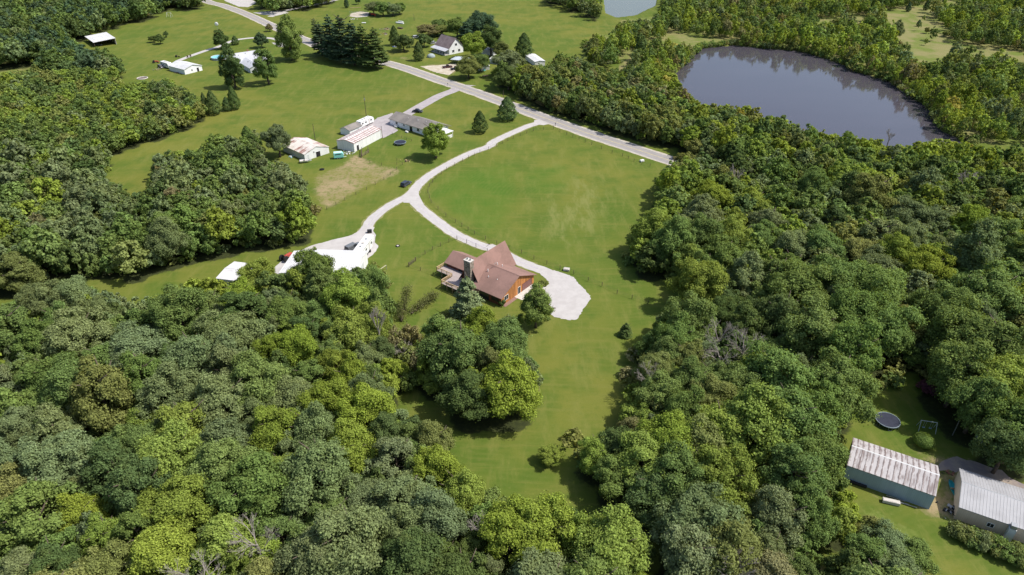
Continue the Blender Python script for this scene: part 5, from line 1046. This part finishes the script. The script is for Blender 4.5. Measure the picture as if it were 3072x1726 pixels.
fence(F_([(1084,474),(1086,452)]), 1.5, 'wooden rail fence beside the doorway of the rust-striped shed', (.4, .8, 1.2, 1.45), 2.2, .11, .06, M_POST, name='wooden_fence'); fence(F_([(1086,471),(1107,459),(1104,450)]), 1.5, 'wooden corral panel right of the shed doorway', (.4, .8, 1.2), 2.2, .11, .07, paint((.20, .15, .11), .2, .9), name='wooden_fence')
fence(F_([(981,630),(1035,602),(1100,570),(1152,540),(1190,510),(1208,495),(1191,482)]), 1.2, 'thin fence along the lower side of the dirt paddock', (.5, 1.), 5.); fence(F_([(1086,473),(1110,490),(1145,497),(1191,495)]), 1.2, 'thin fence along the upper side of the dirt paddock', (.5, 1.), 5.)
fence(F_([(1177,404),(1205,414),(1235,424)]), 1., 'low garden rail on the lawn behind the ranch house', (.4, .8), 3.)
# garden hoops and timber
def hoops():
    r = empty('garden_trellis', G(S(1030+140/6.815, 330/6.815)), math.radians(14), 'row of thin hoops and stakes over the bare garden plot', 'trellis', None)
    for i in range(12):
        m = MB(); x = i*1.15; m.tube((x, 0, 0), (x, 0, 2.2), .04, n=4); m.tube((x, 0, 2.2), (x, 2, 2.9), .04, n=4); m.tube((x, 2, 2.9), (x, 4, 2.2), .04, n=4); m.tube((x, 4, 2.2), (x, 4, 0), .04, n=4); m.obj('hoop', M_STEEL, r)
    m = MB(); m.tube((0, 0, 2.2), (12.7, 0, 2.2), .03, n=4); m.tube((0, 4, 2.2), (12.7, 4, 2.2), .03, n=4); m.obj('rail', M_STEEL, r)
hoops(); area('bare_soil', [S(1030+x/6.815, y/6.815) for x, y in [(130, 340), (290, 350), (520, 300), (520, 255), (330, 240), (150, 280)]], .03, M_SHOULD, jit=.2)
def plank(p, ang, L, W, H, mt, name, label, cat, lid=None):
    r = empty(name, G(p), math.radians(ang), label, cat); m = MB(); m.box(-L/2, -W/2, .12, L/2, W/2, H); m.obj('body', mt, r, bevel=.04); m = MB(); m.box(-L*.35, -W*.4, 0, -L*.28, W*.4, .12); m.box(L*.28, -W*.4, 0, L*.35, W*.4, .12); m.obj('skids', M_POST, r)
    if lid: m = MB(); m.box(-L*.46, -W*.38, H, L*.3, W*.38, H+.05); m.obj('lid', lid, r)
    return r
plank(S(1030+255/6.815, 165/6.815), 16, 8.5, .5, .35, M_TIMBER, 'timber_beam', 'long pale timber lying behind the garden hoops', 'timber')
plank(S(1030+1155/6.815, 485/6.815), -30, 6.5, 1.3, .8, M_WHITE, 'flat_trailer', 'long white flat trailer on the field beyond the brush pile', 'trailer'); plank(S(1030+1175/6.815, 455/6.815), -30, 4., .9, .7, M_WHITE, 'flat_trailer', 'shorter white flat trailer directly behind the long one', 'trailer')
plank(S(1030+1165/6.815, 590/6.815), -30, 3.6, 1.8, .9, M_POST, 'wooden_cart', 'dark wooden cart right of the pointed cedar', 'cart'); plank(S(1030+420/6.815, 480/6.815), 0, 2.8, 1.3, .6, M_WHITE, 'white_tank', 'small white tank lying behind the roadside pines', 'tank')
plank(S(2440+940/4.065, 1290+895/4.065), -18, 2.9, .85, .75, M_CONC, 'utility_trailer', 'cream box trailer on the grass below the blue barn', 'trailer', M_CONC); plank(S(2440+540/4.065, 1290+675/4.065), -28, 3.0, .5, .5, M_BLACK, 'ladder_rack', 'dark rack lying against the left foot of the blue barn', 'rack')
for i, (x, y, l_) in enumerate([(1000, 845, 3.2), (1040, 885, 3.4), (1150, 925, 3.0)]):
    plank(S(2440+x/4.065, 1290+y/4.065), -25, l_, .1, .28, M_STEEL, 'metal_pipe', ['upper', 'middle', 'lower'][i]+' long pipe lying along the foot of the blue barn', 'pipe')['group'] = 'pipes along the barn'
plank(S(1699.5, 812), -15, 1.7, 1.2, .7, M_CONC, 'utility_box', 'pale concrete box on the field side of the drive fence', 'utility box'); plank(S(1536+1305/3.349, 432+180/3.349), 30, 1.6, 1., .8, M_WHITE, 'culvert_end', 'small white culvert end beside the road ditch', 'culvert')
# turquoise canoes between the barns
for i, (x, y) in enumerate([(1690, 730), (1715, 740)]):
    r = empty('canoe', G(S(2440+x/4.065, 1290+y/4.065)), math.radians(78), ['left', 'right'][i]+' turquoise canoe lying between the two barns', 'canoe', 'canoes between the barns'); m = MB(); n = 9
    vs = []; 
    for k in range(n):
        t = k/(n-1)*2-1; w = .38*(1-t*t)**.6+.01; z = .1+.18*t*t; vs += [(t*2.1, -w, z+.3), (t*2.1, -w*.7, z), (t*2.1, w*.7, z), (t*2.1, w, z+.3)]
    m.add(vs, [(4*k+j, 4*k+j+1, 4*k+j+5, 4*k+j+4) for k in range(n-1) for j in range(3)]); m.obj('hull', paint((.05, .40, .42), .15, .4), r); m = MB(); m.box(-.15, -.36, .36, .15, .36, .4); m.obj('seat', M_TIMBER, r)
# cluttered machine in the barn alley, scrap
def scrap(p, s, n, label, seed, mats, name='scrap_pile', cat='scrap pile'):
    r = random.Random(seed); root = empty(name, G(p), r.uniform(0, 3), label, cat)
    for k, mt in enumerate(mats):
        m = MB()
        for i in range(n):
            x, y = r.gauss(0, s*.45), r.gauss(0, s*.45); a = r.uniform(0, 3.14); L = r.uniform(.3, .9)*s*.6; z = r.uniform(.05, .5)
            if r.random() < .5: m.tube((x-L*math.cos(a)/2, y-L*math.sin(a)/2, z), (x+L*math.cos(a)/2, y+L*math.sin(a)/2, z+r.uniform(-.2, .4)), r.uniform(.04, .12), n=6)
            else: w = r.uniform(.15, .4); m.hexa([(x-w, y-w*.6, 0), (x+w, y-w*.4, 0), (x+w*.9, y+w*.6, 0), (x-w, y+w*.5, 0)], [(x-w*.9, y-w*.6, z), (x+w, y-w*.5, z*1.2), (x+w*.9, y+w*.5, z), (x-w*.9, y+w*.5, z*.9)])
        m.obj(['junk', 'boards', 'panels'][k % 3], mt, root)
    return root
scrap(S(2440+1665/4.065, 1290+990/4.065), 1.6, 9, 'dark old machine parts in the alley between the barns', 3, [M_BLACK, M_STEEL]); scrap(S(2440+1640/4.065, 1290+530/4.065), 1.0, 7, 'small rusty barrow at the upper right corner of the blue barn', 4, [M_BRICK, M_BLACK], 'wheelbarrow', 'barrow')
scrap(S(1000+280/6.76, 320+950/6.76), 2.4, 12, 'grey and pink clutter at the left end of the rust-striped shed', 5, [M_STEEL, M_WHITE]); scrap(S(1000+1510/6.76, 320+1110/6.76), 1.4, 8, 'brown playhouse clutter on the lawn below the ranch house tree', 6, [M_POST, M_TIMBER])
scrap(S(860+270/13.157, 390+1040/13.157), 2.2, 10, 'blue and white junk at the left foot of the rusty barn', 7, [paint((.15, .42, .55), .2, .5), M_WHITE]); scrap(S(1030+880/6.815, 600/6.815), 4., 16, 'brown brush and log pile left of the pointed cedar', 8, [M_POST, M_TIMBER, M_DEAD], 'brush_pile', 'brush pile'); scrap(S(1030+860/6.815, 700/6.815), 3.6, 14, 'reddish scrap heap in front of the brush pile', 9, [M_BRICK, M_STEEL])
scrap(S(1030+190/6.815, 400/6.815), 2.5, 10, 'white clutter just right of the tall roadside pines', 10, [M_WHITE, M_CONC]); scrap(S(460+180/14.31, 150+850/14.31), 2.2, 9, 'tan clutter beside the jeep at the garage', 11, [M_TIMBER, M_STEEL]); scrap(S(460+1050/14.31, 150+1000/14.31), 1.8, 9, 'dark bushy clutter at the front corner of the garage', 12, [M_BLACK, M_POST])
scrap(s4(1450, 820), 1.8, 6, 'turquoise tarp-covered heap among roadside trees', 13, [paint((.10, .52, .55), .1, .6)], 'tarp_heap', 'tarp'); scrap(s4(1950, 590), 2.4, 8, 'blue and white junk left of the white-roofed field shed', 14, [paint((.08, .15, .45), .1, .5), M_WHITE]); scrap(s4(30, 440), 1.6, 7, 'white and blue yard clutter beside the rightmost pine', 15, [M_WHITE, paint((.06, .10, .4), .1, .5)])
plank(s4(1480, 910), 20, 3., .8, .7, M_TIMBER, 'picnic_table', 'tan wooden picnic table beside the roadside trees', 'table')
for i, (x, y) in enumerate([(1480, 340), (1605, 300)]):
    r = empty('garden_chair', G(S(460+x/14.31, 150+y/14.31)), .5, ['left', 'right'][i]+' dark chair beside the drive behind the garage', 'chair', 'chairs by the garage drive'); m = MB(); m.box(-.45, -.45, .4, .45, .45, .5); m.obj('seat', M_POST, r); m = MB(); m.box(-.45, .37, .5, .45, .45, 1.3); m.obj('backrest', M_POST, r)
    for a in (-.38, .38):
        for b in (-.38, .38): m = MB(); m.box(a-.05, b-.05, 0, a+.05, b+.05, .4); m.obj('leg', M_POST, r)
# propane-like grey dome (hay feeder cover), boat, fire ring, tyre, trough, grill, garden seat
p_ = G(s4(607, 600)); r = empty('covered_boat', p_, .3, 'grey tarpaulin-covered dome on the farmhouse lawn', 'covered heap'); m = MB(); m.ball((0, 0, .3), 2.5, 1.9, 1.8, 14, 8); m.obj('cover', paint((.30, .35, .36), .15, .7), r, True)
p_ = G(S(860+760/13.157, 390+1290/13.157)); r = empty('boat', p_, math.radians(12), 'small white boat on the grass in front of the rusty barn', 'boat'); m = MB(); n = 9; vs = []
for k in range(n): t = k/(n-1); w = .95*(1-t**3)+.02; vs += [(t*4.4-2.2, -w, .95+.2*t), (t*4.4-2.2, -w*.5, .35+.3*t**3), (t*4.4-2.2, w*.5, .35+.3*t**3), (t*4.4-2.2, w, .95+.2*t)]
m.add(vs, [(4*k+j, 4*k+j+1, 4*k+j+5, 4*k+j+4) for k in range(n-1) for j in range(3)]+[(0, 1, 2, 3)]); m.obj('hull', M_WHITE, r); m = MB(); m.box(-1.8, -.7, .8, .9, .7, .9); m.obj('deck', M_CONC, r); m = MB(); m.box(-.5, -.6, .9, -.3, .6, 1.4); m.obj('windscreen', M_GLASS, r); m = MB(); m.box(-2.5, -.2, .5, -2.2, .2, 1.4); m.obj('outboard_motor', M_BLACK, r)
p_ = G(S(220+833/4.019, 60+705/4.019)); r = empty('fire_ring', p_, 0, 'stone fire ring with ash on the lawn below the garage', 'fire ring'); m = MB(); m.ring((0, 0, .15), 2.6, .22, 26, 6); m.obj('stone_ring', M_CONC, r); m = MB(); m.disc((0, 0, .05), 2.4); m.obj('ash_bed', paint((.16, .13, .12), .3, .9), r)
p_ = G(S(768+1425/3.349, 432+1028/3.349)); r = empty('tyre', p_, 0, 'single tyre lying on the lawn left of the red house', 'tyre'); m = MB(); m.ring((0, 0, .13), .52, .16, 20, 8); m.obj('rubber', M_TYRE, r, True); m = MB(); m.disc((0, 0, .2), .36, 16); m.obj('sand', M_CONC, r)
p_ = G(S(768+663/3.349, 432+263/3.349)); r = empty('water_trough', p_, .2, 'dark oval water trough on the paddock grass', 'trough'); m = MB(); m.ring((0, 0, .3), .55, .1, 18, 6); m.obj('rim', M_BLACK, r); m = MB(); m.tube((0, 0, 0), (0, 0, .26), .58, n=18); m.obj('tub', M_BLACK, r); r.scale = (1.5, .9, 1.3)
p_ = G(h_(1870, 1165)); r = empty('barbecue_grill', p_, .6, 'small dark grill at the left edge of the gravel turnaround', 'grill'); m = MB(); m.ball((0, 0, .95), .42, .32, .3, 12, 6); m.obj('bowl', M_BLACK, r, True); m = MB(); [m.tube((a, b, 0), (a*.6, b*.6, .8), .03) for a, b in ((.3, .2), (-.3, .2), (0, -.3))]; m.obj('legs', M_BLACK, r); m = MB(); m.box(.45, -.25, .8, .95, .25, .85); m.obj('shelf', M_POST, r)
p_ = G(z3m(2460, 1020)); r = empty('basketball_hoop', p_, math.radians(35), 'fallen hoop stand with pale pole left of the yard fence', 'hoop'); m = MB(); m.tube((-1.4, 0, .5), (1.6, 0, 1.5), .1); m.obj('pole', paint((.6, .55, .4), .1, .6), r); m = MB(); m.box(-2.4, -.9, .05, -1.4, .5, .18); m.obj('base', M_STEEL, r); m = MB(); m.tube((1.6, 0, 1.5), (1.6, 0, 0), .07); m.obj('prop', M_STEEL, r)
for i, (x, y, w, mt) in enumerate([(1270, 425, 1.4, M_WHITE), (1490, 530, 1.3, M_WHITE)]):
    plank(S(1000+x/6.76, 320+y/6.76), -35, w, .7, .7, mt, 'garden_bench', ['white garden bench against the left wall of the ranch house', 'white bench on the patio of the ranch house'][i], 'bench')
plank(S(820+2190/7.576, 680+140/7.576), 10, 1.4, 1., 1., M_BLACK, 'quad_bike', 'small dark quad bike at the top of the gravel yard', 'quad bike'); plank(S(820+2180/7.576, 680+585/7.576), 30, 1., .7, .8, M_BLACK, 'log_splitter', 'small dark machine right of the long white trailer', 'machine')
